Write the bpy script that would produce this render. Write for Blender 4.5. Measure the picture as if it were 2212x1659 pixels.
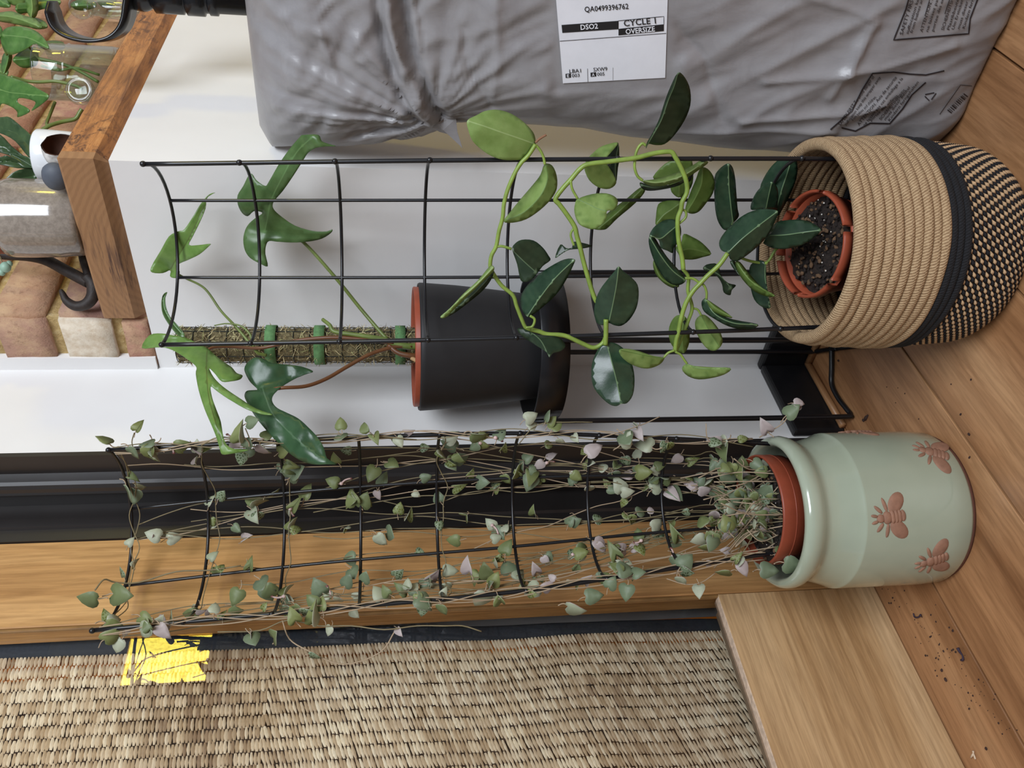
import bpy, bmesh, math, random
from mathutils import Vector, Matrix, noise
from mathutils.geometry import delaunay_2d_cdt

for o in list(bpy.data.objects):
    bpy.data.objects.remove(o, do_unlink=True)
scene = bpy.context.scene
COL = scene.collection
random.seed(7)
PI = math.pi

# ------------------------------------------------------------------ camera
# The photograph lies on its side: world "down" points to the right of the frame.
# World axes follow the room: X = along the boxed-in ledge's end, Y = along the left wall, Z up.
FPX, PITCH, ROLL, YAW, CAMZ = 1805.7, 0.154118, -0.008259, 0.750613, 0.62
def _yaw(v):
    c, s = math.cos(YAW), math.sin(YAW)
    return Vector((v[0]*c - v[1]*s, v[0]*s + v[1]*c, v[2]))
_F = Vector((0, math.cos(PITCH), -math.sin(PITCH)))
_U = Vector((0, math.sin(PITCH), math.cos(PITCH)))
_R = Vector((1, 0, 0))
_R2 = math.cos(ROLL)*_R + math.sin(ROLL)*_U
_U2 = -math.sin(ROLL)*_R + math.cos(ROLL)*_U
CR, CUP, CF = _yaw(_R2), _yaw(_U2), _yaw(_F)          # right, up, forward of the upright view
CAM = Vector((0, 0, CAMZ))
cd = bpy.data.cameras.new('camera'); cam = bpy.data.objects.new('camera', cd); COL.objects.link(cam)
cd.sensor_fit = 'HORIZONTAL'; cd.sensor_width = 36.0; cd.lens = FPX*36.0/2212.0
cd.clip_start = 0.02; cd.clip_end = 50
mx = Matrix((( -CUP.x, CR.x, -CF.x, CAM.x), (-CUP.y, CR.y, -CF.y, CAM.y), (-CUP.z, CR.z, -CF.z, CAM.z), (0, 0, 0, 1)))
cam.matrix_world = mx
scene.camera = cam

# ------------------------------------------------------------------ light
scene.view_settings.view_transform = 'Standard'
scene.view_settings.look = 'None'
scene.view_settings.gamma = 1.0
scene.view_settings.use_curve_mapping = False
scene.view_settings.exposure = 0.12
world = bpy.data.worlds.new('room_daylight'); scene.world = world; world.use_nodes = True
bg = world.node_tree.nodes['Background']
bg.inputs['Color'].default_value = (0.86, 0.90, 1.0, 1); bg.inputs['Strength'].default_value = 0.24
def area(name, loc, target, sx, sy, power, col):
    ld = bpy.data.lights.new(name, 'AREA'); ld.shape = 'RECTANGLE'; ld.size = sx; ld.size_y = sy
    ld.energy = power; ld.color = col
    o = bpy.data.objects.new(name, ld); COL.objects.link(o); o.location = loc
    o.rotation_euler = (Vector(target) - Vector(loc)).to_track_quat('-Z', 'Y').to_euler()
    return o
area('window_daylight', (1.15, -0.32, 1.88), (-0.80, 0.60, 0.85), 1.2, 1.1, 58, (0.86, 0.92, 1.0))

# ------------------------------------------------------------------ pixel rays (photo 2212x1659) to points in the room
def ray(x, y):
    u, v = 1659 - y, x
    return CR*((u - 829.5)/FPX) - CUP*((v - 1106.0)/FPX) + CF
def at(x, y, d): return CAM + ray(x, y)*d
def onX(x, y, a): r = ray(x, y); return CAM + r*((a - CAM.x)/r.x)
def onY(x, y, b): r = ray(x, y); return CAM + r*((b - CAM.y)/r.y)
def onZ(x, y, z): r = ray(x, y); return CAM + r*((z - CAM.z)/r.z)
def proj(P):
    q = Vector(P) - CAM; d = q.dot(CF)
    return 1106 - FPX*q.dot(CUP)/d, 1659 - (829.5 + FPX*q.dot(CR)/d), d
def depth(P): return (Vector(P) - CAM).dot(CF)

# ------------------------------------------------------------------ object helpers
def origin(o):
    v = Vector((0, 0, 0))
    while o is not None:
        v = v + o.location; o = o.parent
    return v
def tag(o, label=None, cat=None, group=None, kind=None):
    if label: o['label'] = label
    if cat: o['category'] = cat
    if group: o['group'] = group
    if kind: o['kind'] = kind
    return o
def thing(name, label, cat, loc=(0, 0, 0), group=None):
    o = bpy.data.objects.new(name, None); COL.objects.link(o); o.location = loc; o.empty_display_size = 0.02
    return tag(o, label, cat, group)
def mk(name, verts, faces, mat, parent=None, smooth=True, mats=None, midx=None):
    o0 = origin(parent)
    me = bpy.data.meshes.new(name)
    me.from_pydata([(Vector(v) - o0)[:] for v in verts], [], faces)
    for m in (mats or [mat]): me.materials.append(m)
    if midx: me.polygons.foreach_set('material_index', midx)
    me.polygons.foreach_set('use_smooth', [smooth]*len(me.polygons))
    me.update()
    o = bpy.data.objects.new(name, me); COL.objects.link(o); o.parent = parent
    return o
def inst(name, me, parent, mtx):
    o = bpy.data.objects.new(name, me); COL.objects.link(o); o.parent = parent; o.matrix_local = mtx
    return o
class MB:                                    # collects geometry of ONE piece
    def __init__(s): s.v = []; s.f = []
    def add(s, vf):
        n = len(s.v); s.v += [Vector(p) for p in vf[0]]; s.f += [tuple(i + n for i in q) for q in vf[1]]; return s
    def build(s, name, mat, parent=None, smooth=True): return mk(name, s.v, s.f, mat, parent, smooth)
def box(x0, x1, y0, y1, z0, z1):
    v = [(x0,y0,z0),(x1,y0,z0),(x1,y1,z0),(x0,y1,z0),(x0,y0,z1),(x1,y0,z1),(x1,y1,z1),(x0,y1,z1)]
    return v, [(0,3,2,1),(4,5,6,7),(0,1,5,4),(1,2,6,5),(2,3,7,6),(3,0,4,7)]
def bevbox(name, x0, x1, y0, y1, z0, z1, mat, parent=None, bev=0.003, seg=2, smooth=False):
    bm = bmesh.new(); v, f = box(x0, x1, y0, y1, z0, z1)
    o0 = origin(parent)
    bv = [bm.verts.new(Vector(p) - o0) for p in v]
    for q in f: bm.faces.new([bv[i] for i in q])
    bmesh.ops.bevel(bm, geom=bm.edges[:], offset=bev, segments=seg, affect='EDGES', profile=0.5)
    me = bpy.data.meshes.new(name); bm.to_mesh(me); bm.free(); me.materials.append(mat)
    for p in me.polygons: p.use_smooth = smooth
    o = bpy.data.objects.new(name, me); COL.objects.link(o); o.parent = parent
    return o
def catmull(pts, per=8, closed=False):
    P = [Vector(p) for p in pts]; n = len(P); out = []
    rng = range(n if closed else n - 1)
    for i in rng:
        p0 = P[(i-1) % n] if closed or i > 0 else P[0]*2 - P[1]
        p1 = P[i]; p2 = P[(i+1) % n]
        p3 = P[(i+2) % n] if closed or i + 2 < n else P[-1]*2 - P[-2]
        for k in range(per):
            t = k/per
            out.append(0.5*((2*p1) + (p2-p0)*t + (2*p0-5*p1+4*p2-p3)*t*t + (3*p1-p0-3*p2+p3)*t*t*t))
    if not closed: out.append(P[-1])
    return out
def tube(pts, r, n=8, closed=False, caps=True):
    P = [Vector(p) for p in pts]; m = len(P)
    rad = r if isinstance(r, (list, tuple)) else [r]*m
    tang = []
    for i in range(m):
        a = P[(i-1) % m] if (closed or i > 0) else P[i]
        b = P[(i+1) % m] if (closed or i < m-1) else P[i]
        t = b - a
        if t.length < 1e-9: t = Vector((0, 0, 1))
        tang.append(t.normalized())
    nrm = tang[0].orthogonal().normalized(); v = []; f = []
    for i in range(m):
        nrm = (nrm - tang[i]*nrm.dot(tang[i]))
        if nrm.length < 1e-6: nrm = tang[i].orthogonal()
        nrm.normalize(); bn = tang[i].cross(nrm)
        for k in range(n):
            a = 2*PI*k/n
            v.append(P[i] + (nrm*math.cos(a) + bn*math.sin(a))*rad[i])
    for i in range(m if closed else m-1):
        for k in range(n):
            f.append((i*n+k, i*n+(k+1) % n, ((i+1) % m)*n+(k+1) % n, ((i+1) % m)*n+k))
    if caps and not closed:
        f.append(tuple(reversed(range(n)))); f.append(tuple((m-1)*n+k for k in range(n)))
    return v, f
def lathe(prof, c=(0, 0, 0), n=48, capb=True, capt=False):
    v = []; f = []; m = len(prof); c = Vector(c)
    for (r, z) in prof:
        for k in range(n):
            a = 2*PI*k/n; v.append(c + Vector((r*math.cos(a), r*math.sin(a), z)))
    for i in range(m-1):
        for k in range(n):
            f.append((i*n+k, i*n+(k+1) % n, (i+1)*n+(k+1) % n, (i+1)*n+k))
    if capb: f.append(tuple(reversed(range(n))))
    if capt: f.append(tuple((m-1)*n+k for k in range(n)))
    return v, f
def ball(c, r, n=10, m=7, sc=(1, 1, 1)):
    v = []; f = []; c = Vector(c)
    for i in range(m+1):
        t = PI*i/m
        for k in range(n):
            a = 2*PI*k/n
            v.append(c + Vector((r*sc[0]*math.sin(t)*math.cos(a), r*sc[1]*math.sin(t)*math.sin(a), r*sc[2]*math.cos(t))))
    for i in range(m):
        for k in range(n): f.append((i*n+k, (i+1)*n+k, (i+1)*n+(k+1) % n, i*n+(k+1) % n))
    return v, f
def nz(x, y=0.0, z=0.0): return noise.noise(Vector((x, y, z)))

# ------------------------------------------------------------------ materials
def s2l(c):
    c = c/255.0
    return c/12.92 if c <= 0.04045 else ((c+0.055)/1.055)**2.4
def rgb(r, g, b): return (s2l(r), s2l(g), s2l(b), 1.0)
class NT:
    def __init__(s, name):
        s.m = bpy.data.materials.new(name); s.m.use_nodes = True; s.t = s.m.node_tree; s.n = s.t.nodes
        s.p = s.n['Principled BSDF']; s.out = s.n['Material Output']
    def new(s, typ, **kw):
        o = s.n.new(typ)
        for k, v in kw.items(): setattr(o, k, v)
        return o
    def link(s, a, b): s.t.links.new(a, b)
    def coord(s, scale=(1, 1, 1), kind='Object', rot=(0, 0, 0)):
        tc = s.new('ShaderNodeTexCoord'); mp = s.new('ShaderNodeMapping')
        mp.inputs['Scale'].default_value = scale; mp.inputs['Rotation'].default_value = rot
        s.link(tc.outputs[kind], mp.inputs['Vector']); return mp.outputs['Vector']
    def noise(s, vec, scale, detail=4, rough=0.55, dist=0.0):
        n = s.new('ShaderNodeTexNoise'); n.inputs['Scale'].default_value = scale; n.inputs['Detail'].default_value = detail
        n.inputs['Roughness'].default_value = rough; n.inputs['Distortion'].default_value = dist
        s.link(vec, n.inputs['Vector']); return n.outputs['Fac']
    def ramp(s, fac, stops, interp='LINEAR'):
        r = s.new('ShaderNodeValToRGB'); r.color_ramp.interpolation = interp
        els = r.color_ramp.elements
        while len(els) < len(stops): els.new(0.5)
        for e, (p, c) in zip(els, stops): e.position = p; e.color = c
        s.link(fac, r.inputs['Fac']); return r.outputs['Color']
    def mix(s, fac, a, b, blend='MIX'):
        m = s.new('ShaderNodeMix', data_type='RGBA', blend_type=blend)
        for inp, val in ((m.inputs[0], fac), (m.inputs[6], a), (m.inputs[7], b)):
            if hasattr(val, 'is_linked') or hasattr(val, 'links'): s.link(val, inp)
            else: inp.default_value = val
        return m.outputs[2]
    def bump(s, h, strength=0.3, dist=0.002):
        b = s.new('ShaderNodeBump'); b.inputs['Strength'].default_value = strength; b.inputs['Distance'].default_value = dist
        s.link(h, b.inputs['Height']); s.link(b.outputs['Normal'], s.p.inputs['Normal']); return b
    def set(s, **kw):
        for k, v in kw.items():
            inp = s.p.inputs[k.replace('_', ' ')]
            if hasattr(v, 'links'): s.link(v, inp)
            else: inp.default_value = v
        return s
    def rand(s):
        return s.new('ShaderNodeObjectInfo').outputs['Random']
def plain(name, col, rough=0.5, spec=0.5, metal=0.0, var=0.0, scale=30, bump=0.0, coat=0.0):
    t = NT(name); v = t.coord()
    if var > 0:
        f = t.noise(v, scale, 5)
        d = tuple(c*(1-var) for c in col[:3]) + (1,); l = tuple(min(1, c*(1+var)) for c in col[:3]) + (1,)
        t.set(Base_Color=t.ramp(f, [(0.3, d), (0.7, l)]))
        if bump: t.bump(f, bump)
    else: t.set(Base_Color=col)
    t.set(Roughness=rough, Metallic=metal)
    t.p.inputs['Specular IOR Level'].default_value = spec
    if coat: t.p.inputs['Coat Weight'].default_value = coat; t.p.inputs['Coat Roughness'].default_value = 0.06
    return t.m
def woodmat(name, dark, mid, light, along='Y', grain=26, stretch=0.06, rough=0.45, randtint=0.0, knots=0.0):
    t = NT(name)
    sc = {'X': (stretch, 1, 1), 'Y': (1, stretch, 1), 'Z': (1, 1, stretch)}[along]
    tc = t.new('ShaderNodeTexCoord'); add = t.new('ShaderNodeVectorMath', operation='ADD'); mp = t.new('ShaderNodeMapping')
    rv = t.new('ShaderNodeVectorMath', operation='SCALE'); rv.inputs[0].default_value = (7, 13, 5); t.link(t.rand(), rv.inputs['Scale'])
    t.link(tc.outputs['Object'], add.inputs[0]); t.link(rv.outputs[0], add.inputs[1]); t.link(add.outputs[0], mp.inputs['Vector'])
    mp.inputs['Scale'].default_value = sc; v = mp.outputs['Vector']
    broad = t.noise(v, grain*0.35, 3, 0.5, 1.2); fine = t.noise(v, grain*6, 6, 0.65, 0.4)
    c1 = t.ramp(broad, [(0.28, dark), (0.5, mid), (0.75, light)])
    c2 = t.ramp(fine, [(0.35, (0.55, 0.5, 0.45, 1)), (0.62, (1, 1, 1, 1))])
    col = t.mix(0.7, c1, c2, 'MULTIPLY')
    if randtint:
        rt = t.ramp(t.rand(), [(0, (1-randtint, 1-randtint*1.15, 1-randtint*1.3, 1)), (1, (1, 1, 1, 1))])
        col = t.mix(1.0, col, rt, 'MULTIPLY')
    if knots:
        kn = t.noise(t.coord((1, 0.35, 1)), 9, 3, 0.6, 0.6)
        kc = t.ramp(kn, [(0.66, (1, 1, 1, 1)), (0.76, (1-knots, 1-knots, 1-knots*0.8, 1))])
        col = t.mix(1.0, col, kc, 'MULTIPLY')
    t.set(Base_Color=col, Roughness=rough); t.bump(fine, 0.12, 0.001)
    return t.m

# ================================================================== THE SETTING
WALL = (lambda t: (t.set(Base_Color=t.ramp(t.noise(t.coord(), 3.0, 4), [(0.35, rgb(222, 220, 218)), (0.65, rgb(232, 231, 229))]), Roughness=0.75), t.bump(t.noise(t.coord(), 60, 5), 0.10, 0.002), t.m)[2])(NT('white_wall_paint'))
BLACKPAINT = plain('black_skirting_paint', rgb(26, 26, 28), 0.35, 0.45, var=0.2, scale=40)
BLACKFRAME = plain('black_frame_coating', rgb(40, 37, 36), 0.33, 0.5, var=0.15, scale=12)
FLOORWOOD = woodmat('floor_plank_wood', rgb(136, 92, 58), rgb(184, 136, 94), rgb(205, 160, 116), 'Y', 30, 0.07, 0.36, 0.22, 0.35)
GAPMAT = plain('dark_floor_gap', rgb(38, 22, 22), 0.8)
OAKPANEL = woodmat('oak_veneer', rgb(170, 122, 72), rgb(198, 152, 98), rgb(212, 168, 114), 'Z', 40, 0.05, 0.42)
OAKBOARD = woodmat('oak_board', rgb(172, 130, 84), rgb(202, 164, 118), rgb(216, 182, 138), 'Y', 40, 0.05, 0.5)
OAKEDGE = plain('oak_edge_brown', rgb(132, 98, 56), 0.45, var=0.2, scale=50)
CHIPEDGE = plain('raw_chipboard_edge', rgb(206, 180, 156), 0.85, var=0.25, scale=160, bump=0.3)
ORANGE = plain('orange_varnish', rgb(196, 112, 36), 0.4, var=0.12, scale=20)
SILLGREY = plain('sill_strip', rgb(150, 132, 112), 0.5, var=0.15, scale=60)

GX = -0.777      # left wall plane
GY = 0.8707      # end of the boxed-in ledge
CX = -0.476      # its corner
def struct(name, vf, mat, parent=None, smooth=False):
    o = mk(name, vf[0], vf[1], mat, parent, smooth)
    if parent is None: o['kind'] = 'structure'
    return o
# floor: sub-floor and separate planks running along Y
floor = struct('floor', box(-1.05, 1.6, -1.6, 2.2, -0.05, -0.0125), GAPMAT)
PW = 0.1625
xs = -0.764
k = -2
while xs + k*PW < 1.4:
    x0 = xs + k*PW; x1 = x0 + PW
    bevbox('plank', x0 + 0.0013, x1 - 0.0013, -1.55, 2.15, -0.0123, 0.0, FLOORWOOD, floor, 0.0008, 1)
    k += 1
# walls
struct('wall_left', box(-0.98, GX, 0.72, 2.1, 0, 1.9), WALL)
struct('wall_ledge', box(GX, CX, GY, 2.1, 0, 0.911), WALL)
struct('wall_back', box(GX - 0.2, 1.6, 2.1, 2.2, 0, 1.9), WALL)
struct('wall_window_side', box(-1.05, -0.98, -1.6, 0.75, 0, 1.9), WALL)
pl = struct('trim_1', box(GX, -0.757, GY - 0.0035, GY + 0.02, 0.913, 1.9), WALL)           # plaster lip beside the bricks
# skirting boards
bl = bevbox('baseboard_left', GX, GX + 0.014, 0.722, GY - 0.0145, 0, 0.0735, BLACKPAINT, None, 0.004); bl['kind'] = 'structure'
br = bevbox('baseboard_ledge', GX, CX + 0.014, GY - 0.014, GY, 0, 0.0735, BLACKPAINT, None, 0.004); br['kind'] = 'structure'
br2 = bevbox('baseboard_right', CX, CX + 0.014, GY, 2.09, 0, 0.0735, BLACKPAINT, None, 0.004); br2['kind'] = 'structure'
bd = MB().add(tube([(GX + 0.018, 0.725, 0.005), (GX + 0.018, GY - 0.018, 0.005)], 0.005, 8)).add(tube([(GX + 0.018, GY - 0.019, 0.005), (CX + 0.02, GY - 0.019, 0.005)], 0.005, 8))
o = bd.build('trim_2', FLOORWOOD); o['kind'] = 'structure'

# black door lining beside the white wall: stepped profile (in plan) extruded upwards
prof = [(GX - 0.001, 0.721), (GX - 0.001, 0.716), (-0.815, 0.716), (-0.815, 0.708)]
for i in range(9):
    t = PI*i/8; prof.append((-0.827 - 0.012*-math.cos(t)*-1*0 + 0.0 - 0.012*(1 - math.cos(t))/2*0 - 0.0, 0.708))
prof = [(-0.776, 0.7205), (-0.776, 0.7145), (-0.806, 0.7145), (-0.808, 0.708)]
for i in range(1, 8):
    t = PI*i/8; prof.append((-0.808 - 0.014*(1 - math.cos(t)), 0.708 - 0.010*math.sin(t)))
prof += [(-0.836, 0.708), (-0.838, 0.7115), (-0.862, 0.7115), (-0.862, 0.690), (-0.858, 0.688), (-0.858, 0.676), (-0.862, 0.674), (-0.862, 0.6575), (-0.9, 0.6575), (-0.9, 0.7205)]
n = len(prof); v = [(x, y, 0.0) for x, y in prof] + [(x, y, 1.9) for x, y in prof]
f = [(i, (i+1) % n, n + (i+1) % n, n + i) for i in range(n)] + [tuple(reversed(range(n))), tuple(range(n, 2*n))]
bm = bmesh.new(); bv = [bm.verts.new(p) for p in v]
for q in f: bm.faces.new([bv[i] for i in q])
bmesh.ops.recalc_face_normals(bm, faces=bm.faces[:]); me = bpy.data.meshes.new('trim_3'); bm.to_mesh(me); bm.free(); me.materials.append(BLACKFRAME)
o = bpy.data.objects.new('trim_3', me); COL.objects.link(o); o['kind'] = 'structure'

# window unit: oak stile, raised side, orange inner strip, sill, glass, kick board
win = thing('window_1', None, None, (-0.88, 0.4, 0)); win['kind'] = 'structure'
bevbox('stile', -0.898, -0.864, 0.5425, 0.6570, 0, 1.9, OAKPANEL, win, 0.0012, 1)
bevbox('stile_edge_strip', -0.8695, -0.8655, 0.5385, 0.5424, 0.02, 1.9, OAKEDGE, win, 0.001, 1)
bevbox('inner_strip', -0.940, -0.9165, 0.508, 0.5424, 0.02, 1.9, ORANGE, win, 0.001, 1)
bevbox('stile', -0.898, -0.864, -0.42, -0.30, 0, 1.9, OAKPANEL, win, 0.0012, 1)
bevbox('sill_strip', -0.899, -0.8825, -0.29, 0.5330, 0.195, 0.2070, SILLGREY, win, 0.001, 1)
t = NT('clear_pane'); gl = t.new('ShaderNodeBsdfGlossy'); gl.inputs['Roughness'].default_value = 0.0
tr = t.new('ShaderNodeBsdfTransparent'); fr = t.new('ShaderNodeFresnel'); fr.inputs['IOR'].default_value = 1.5
mxs = t.new('ShaderNodeMixShader'); t.link(fr.outputs[0], mxs.inputs[0]); t.link(tr.outputs[0], mxs.inputs[1]); t.link(gl.outputs[0], mxs.inputs[2]); t.link(mxs.outputs[0], t.out.inputs['Surface'])
PANE = t.m
v = [(-0.8760, -0.295, 0.2116), (-0.8760, 0.5420, 0.2116), (-0.8760, 0.5420, 1.9), (-0.8760, -0.295, 1.9)]
mk('pane', v, [(0, 1, 2, 3)], PANE, win, False)
# kick board with raw top edge
kb = thing('kick_board', 'light oak kick board with a raw chipboard top edge, standing below the woven mat', 'board', (-0.873, 0.12, 0))
bevbox('veneer_face', -0.8652, -0.8640, -0.29, 0.5410, 0.0012, 0.2105, OAKBOARD, kb, 0.0003, 1)
bevbox('board_core', -0.8820, -0.8653, -0.29, 0.5405, 0.0012, 0.2110, CHIPEDGE, kb, 0.0012, 2)

# ------------------------------------------------------------------ brick wall behind the ledge
t = NT('old_brick'); vv = t.coord((1, 1, 1)); r = t.rand()
base = t.ramp(r, [(0.0, rgb(158, 112, 90)), (0.25, rgb(176, 136, 106)), (0.5, rgb(160, 124, 112)), (0.75, rgb(182, 142, 106)), (1.0, rgb(166, 118, 104))])
n1 = t.noise(vv, 28, 6, 0.65); n2 = t.noise(vv, 90, 5, 0.7)
c = t.mix(t.ramp(n1, [(0.45, (0, 0, 0, 1)), (0.68, (0.85, 0.75, 0.75, 1))]), base, rgb(196, 164, 128))
c = t.mix(t.ramp(n2, [(0.55, (0, 0, 0, 1)), (0.75, (0.7, 0.7, 0.7, 1))]), c, rgb(104, 70, 50))
t.set(Base_Color=c, Roughness=0.9); t.bump(n2, 0.6, 0.004); BRICK = t.m
t = NT('whitened_brick'); n2 = t.noise(t.coord(), 60, 6, 0.7)
t.set(Base_Color=t.ramp(n2, [(0.35, rgb(196, 176, 150)), (0.6, rgb(222, 210, 190)), (0.8, rgb(190, 150, 120))]), Roughness=0.9); t.bump(n2, 0.5, 0.003); BRICKW = t.m
t = NT('lime_mortar'); n2 = t.noise(t.coord(), 80, 6, 0.7)
t.set(Base_Color=t.ramp(n2, [(0.3, rgb(150, 122, 74)), (0.55, rgb(190, 164, 112)), (0.75, rgb(206, 190, 150))]), Roughness=0.95); t.bump(n2, 0.8, 0.006); MORTAR = t.m
wb = struct('wall_brick', box(GX, -0.697, GY + 0.006, 2.08, 0.9112, 1.9), MORTAR)
def brick_mesh(w, d, h, seed, mat):
    bm = bmesh.new(); bmesh.ops.create_cube(bm, size=1.0)
    bmesh.ops.subdivide_edges(bm, edges=bm.edges[:], cuts=2, use_grid_fill=True)
    for q in bm.verts:
        p = Vector((q.co.x*w, q.co.y*d, q.co.z*h))
        e = sum(1 for c_ in q.co if abs(abs(c_) - 0.5) < 1e-4)
        p *= (1 - 0.012*(e - 1))
        p += Vector((nz(p.x*40, p.y*40, p.z*40 + seed), nz(p.x*40 + 9, p.y*40, p.z*40 + seed), nz(p.x*40, p.y*40 + 7, p.z*40 + seed)))*0.0028
        q.co = p
    me = bpy.data.meshes.new('brick'); bm.to_mesh(me); bm.free(); me.materials.append(mat)
    for p in me.polygons: p.use_smooth = True
    return me
courses = [(0.913, 0.944), (0.957, 1.018), (1.033, 1.092), (1.107, 1.168), (1.183, 1.244), (1.259, 1.32)] + [(1.335 + 0.076*i, 1.396 + 0.076*i) for i in range(7)]
o0 = origin(wb)
for ci, (z0, z1) in enumerate(courses):
    # end of the wall, facing the camera
    m_ = brick_mesh(0.078, 0.03, z1 - z0, ci*3.1, BRICKW if ci == 1 else BRICK)
    inst('brick', m_, wb, Matrix.Translation((-0.7355, GY + 0.0135, (z0 + z1)/2)))
    y = GY + 0.004 + (0.0 if ci % 2 else -0.0)
    first = 0.105 if ci % 2 else 0.215
    mA = brick_mesh(0.03, 0.205, z1 - z0, 20 + ci*1.7, BRICK); mB = brick_mesh(0.03, first - 0.01, z1 - z0, 40 + ci, BRICK)
    y0 = y; k = 0
    while y0 < 2.0:
        L = first if k == 0 else 0.215
        inst('brick', mB if k == 0 else mA, wb, Matrix.Translation((-0.703 + 0.002*nz(ci, k*1.3), y0 + L/2 - 0.005, (z0 + z1)/2)))
        y0 += L; k += 1

# ------------------------------------------------------------------ oak slab on the ledge
t = NT('rough_oak'); tc = t.coord((1, 0.08, 1)); fine = t.noise(tc, 130, 6, 0.7, 0.6); br_ = t.noise(t.coord((1, 0.25, 1)), 14, 4, 0.6, 1.0)
c = t.ramp(fine, [(0.32, rgb(120, 74, 40)), (0.55, rgb(184, 124, 68)), (0.75, rgb(202, 148, 90))])
st = t.noise(t.coord((1, 0.6, 1)), 70, 6, 0.75, 0.8)
big = t.noise(t.coord((1, 0.5, 1)), 9, 3)
stm = t.mix(1.0, t.ramp(st, [(0.50, (0, 0, 0, 1)), (0.62, (1, 1, 1, 1))]), t.ramp(big, [(0.46, (0, 0, 0, 1)), (0.6, (1, 1, 1, 1))]), 'MULTIPLY')
c = t.mix(stm, c, rgb(86, 52, 34))
t.set(Base_Color=c, Roughness=0.55); t.bump(st, 0.35, 0.003); OAKSLAB = t.m
t = NT('oak_end_grain'); v1 = t.coord((1, 1, 1.0)); wv = t.new('ShaderNodeTexWave', wave_type='RINGS', rings_direction='Y'); wv.inputs['Scale'].default_value = 46; wv.inputs['Distortion'].default_value = 3.5; wv.inputs['Detail'].default_value = 3
mp = t.new('ShaderNodeMapping'); mp.inputs['Location'].default_value = (0.02, 0, 0.09); t.link(v1, mp.inputs['Vector']); t.link(mp.outputs[0], wv.inputs['Vector'])
cr = t.noise(t.coord((0.14, 1, 1.6)), 120, 5, 0.7, 0.5); bigx = t.noise(t.coord((1, 1, 0.4)), 11, 3)
c = t.ramp(wv.outputs['Fac'], [(0.2, rgb(146, 107, 72)), (0.7, rgb(155, 115, 78))])
c = t.mix(t.mix(1.0, t.ramp(cr, [(0.5, (0, 0, 0, 1)), (0.64, (1, 1, 1, 1))]), t.ramp(bigx, [(0.45, (0, 0, 0, 1)), (0.62, (1, 1, 1, 1))]), 'MULTIPLY'), c, rgb(84, 58, 46))
t.set(Base_Color=c, Roughness=0.6); t.bump(cr, 0.2, 0.002); OAKEND = t.m
SX0, SX1, SY0, SY1, SZ0, SZ1 = -0.690, CX + 0.005, GY - 0.005, 2.06, 0.9115, 0.962
slab = thing('oak_slab', 'thick oak slab with dark rough grain, capping the white ledge below the bricks', 'shelf', ((SX0+SX1)/2, (SY0+SY1)/2, SZ0))
ch = 0.013
def slabring(y, ins=0.0):
    return [(SX0, y, SZ0), (SX1 - ch - ins, y, SZ0), (SX1 - ins, y, SZ0 + ch), (SX1 - ins, y, SZ1 - 0.003), (SX1 - 0.003 - ins, y, SZ1), (SX0, y, SZ1)]
rings = [slabring(SY0 + ch), slabring(SY1)]
v = rings[0] + rings[1]; n = 6
f = [(i, (i+1) % n, n+(i+1) % n, n+i) for i in range(n)] + [tuple(range(n, 2*n))]
body = mk('long_grain_body', v, [tuple(reversed(q)) for q in f], OAKSLAB, slab, False)
# end piece with its own chamfer (end grain)
e0 = [(SX0, SY0, SZ0 + ch), (SX1 - 0.001, SY0, SZ0 + ch), (SX1 - 0.001, SY0, SZ1 - 0.003), (SX0, SY0, SZ1 - 0.003)]
e1 = [(SX0, SY0 + 0.003, SZ1), (SX1 - 0.003, SY0 + 0.003, SZ1)]
e2 = [(SX0, SY0 + ch, SZ0), (SX1 - ch, SY0 + ch, SZ0), (SX1, SY0 + ch, SZ0 + ch), (SX1, SY0 + ch, SZ1 - 0.003), (SX1 - 0.003, SY0 + ch, SZ1), (SX0, SY0 + ch, SZ1)]
v = e0 + e1 + e2
f = [(0, 1, 2, 3), (3, 2, 5, 4), (6, 7, 1, 0), (7, 8, 1), (1, 8, 9, 2), (2, 9, 10, 5), (4, 5, 10, 11), (0, 3, 4, 11, 6)]
mk('end_grain_face', v, f, OAKEND, slab, False)

# ------------------------------------------------------------------ woven reed mat behind the pane
t = NT('woven_reed'); at_ = t.new('ShaderNodeAttribute', attribute_name='reed'); fine = t.noise(t.coord((1, 0.1, 1)), 900, 4, 0.7)
c = t.ramp(at_.outputs['Fac'], [(0.0, rgb(150, 124, 96)), (0.3, rgb(192, 168, 134)), (0.7, rgb(222, 203, 172)), (1.0, rgb(246, 234, 206))])
c = t.mix(0.6, c, t.ramp(fine, [(0.35, (0.62, 0.55, 0.46, 1)), (0.6, (1, 1, 1, 1))]), 'MULTIPLY')
t.set(Base_Color=c, Roughness=0.55); REED = t.m
THREAD = plain('mat_thread', rgb(96, 70, 50), 0.8, var=0.2, scale=200)
NAVY = plain('dark_cloth_binding', rgb(44, 50, 58), 0.85, var=0.2, scale=300, bump=0.2)
MATX = -0.912
mat = thing('woven_mat', 'woven straw mat with a dark cloth border, hanging behind the glass pane', 'mat', (MATX, 0.2, 0.1))
def matedge(z):                      # the border's inner edge is slightly out of plumb
    e0_ = onX(160, 1417, MATX); e1_ = onX(1540, 1361, MATX)
    return e0_.y + (e1_.y - e0_.y)*(z - e0_.z)/(e1_.z - e0_.z)
def sst_(a, b, x): q = max(0.0, min(1.0, (x - a)/(b - a))); return q*q*(3 - 2*q)
def matbump(y, z):
    w = max(0.0, min(1.0, (0.75 - z)/0.5))
    return 0.0035*math.sin(z*26 + y*9)*w + 0.006*w*nz(y*6, z*9, 2.0) + 0.0015*nz(y*14, z*16, 5.0)
V = []; Fc = []; cols = []
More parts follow.
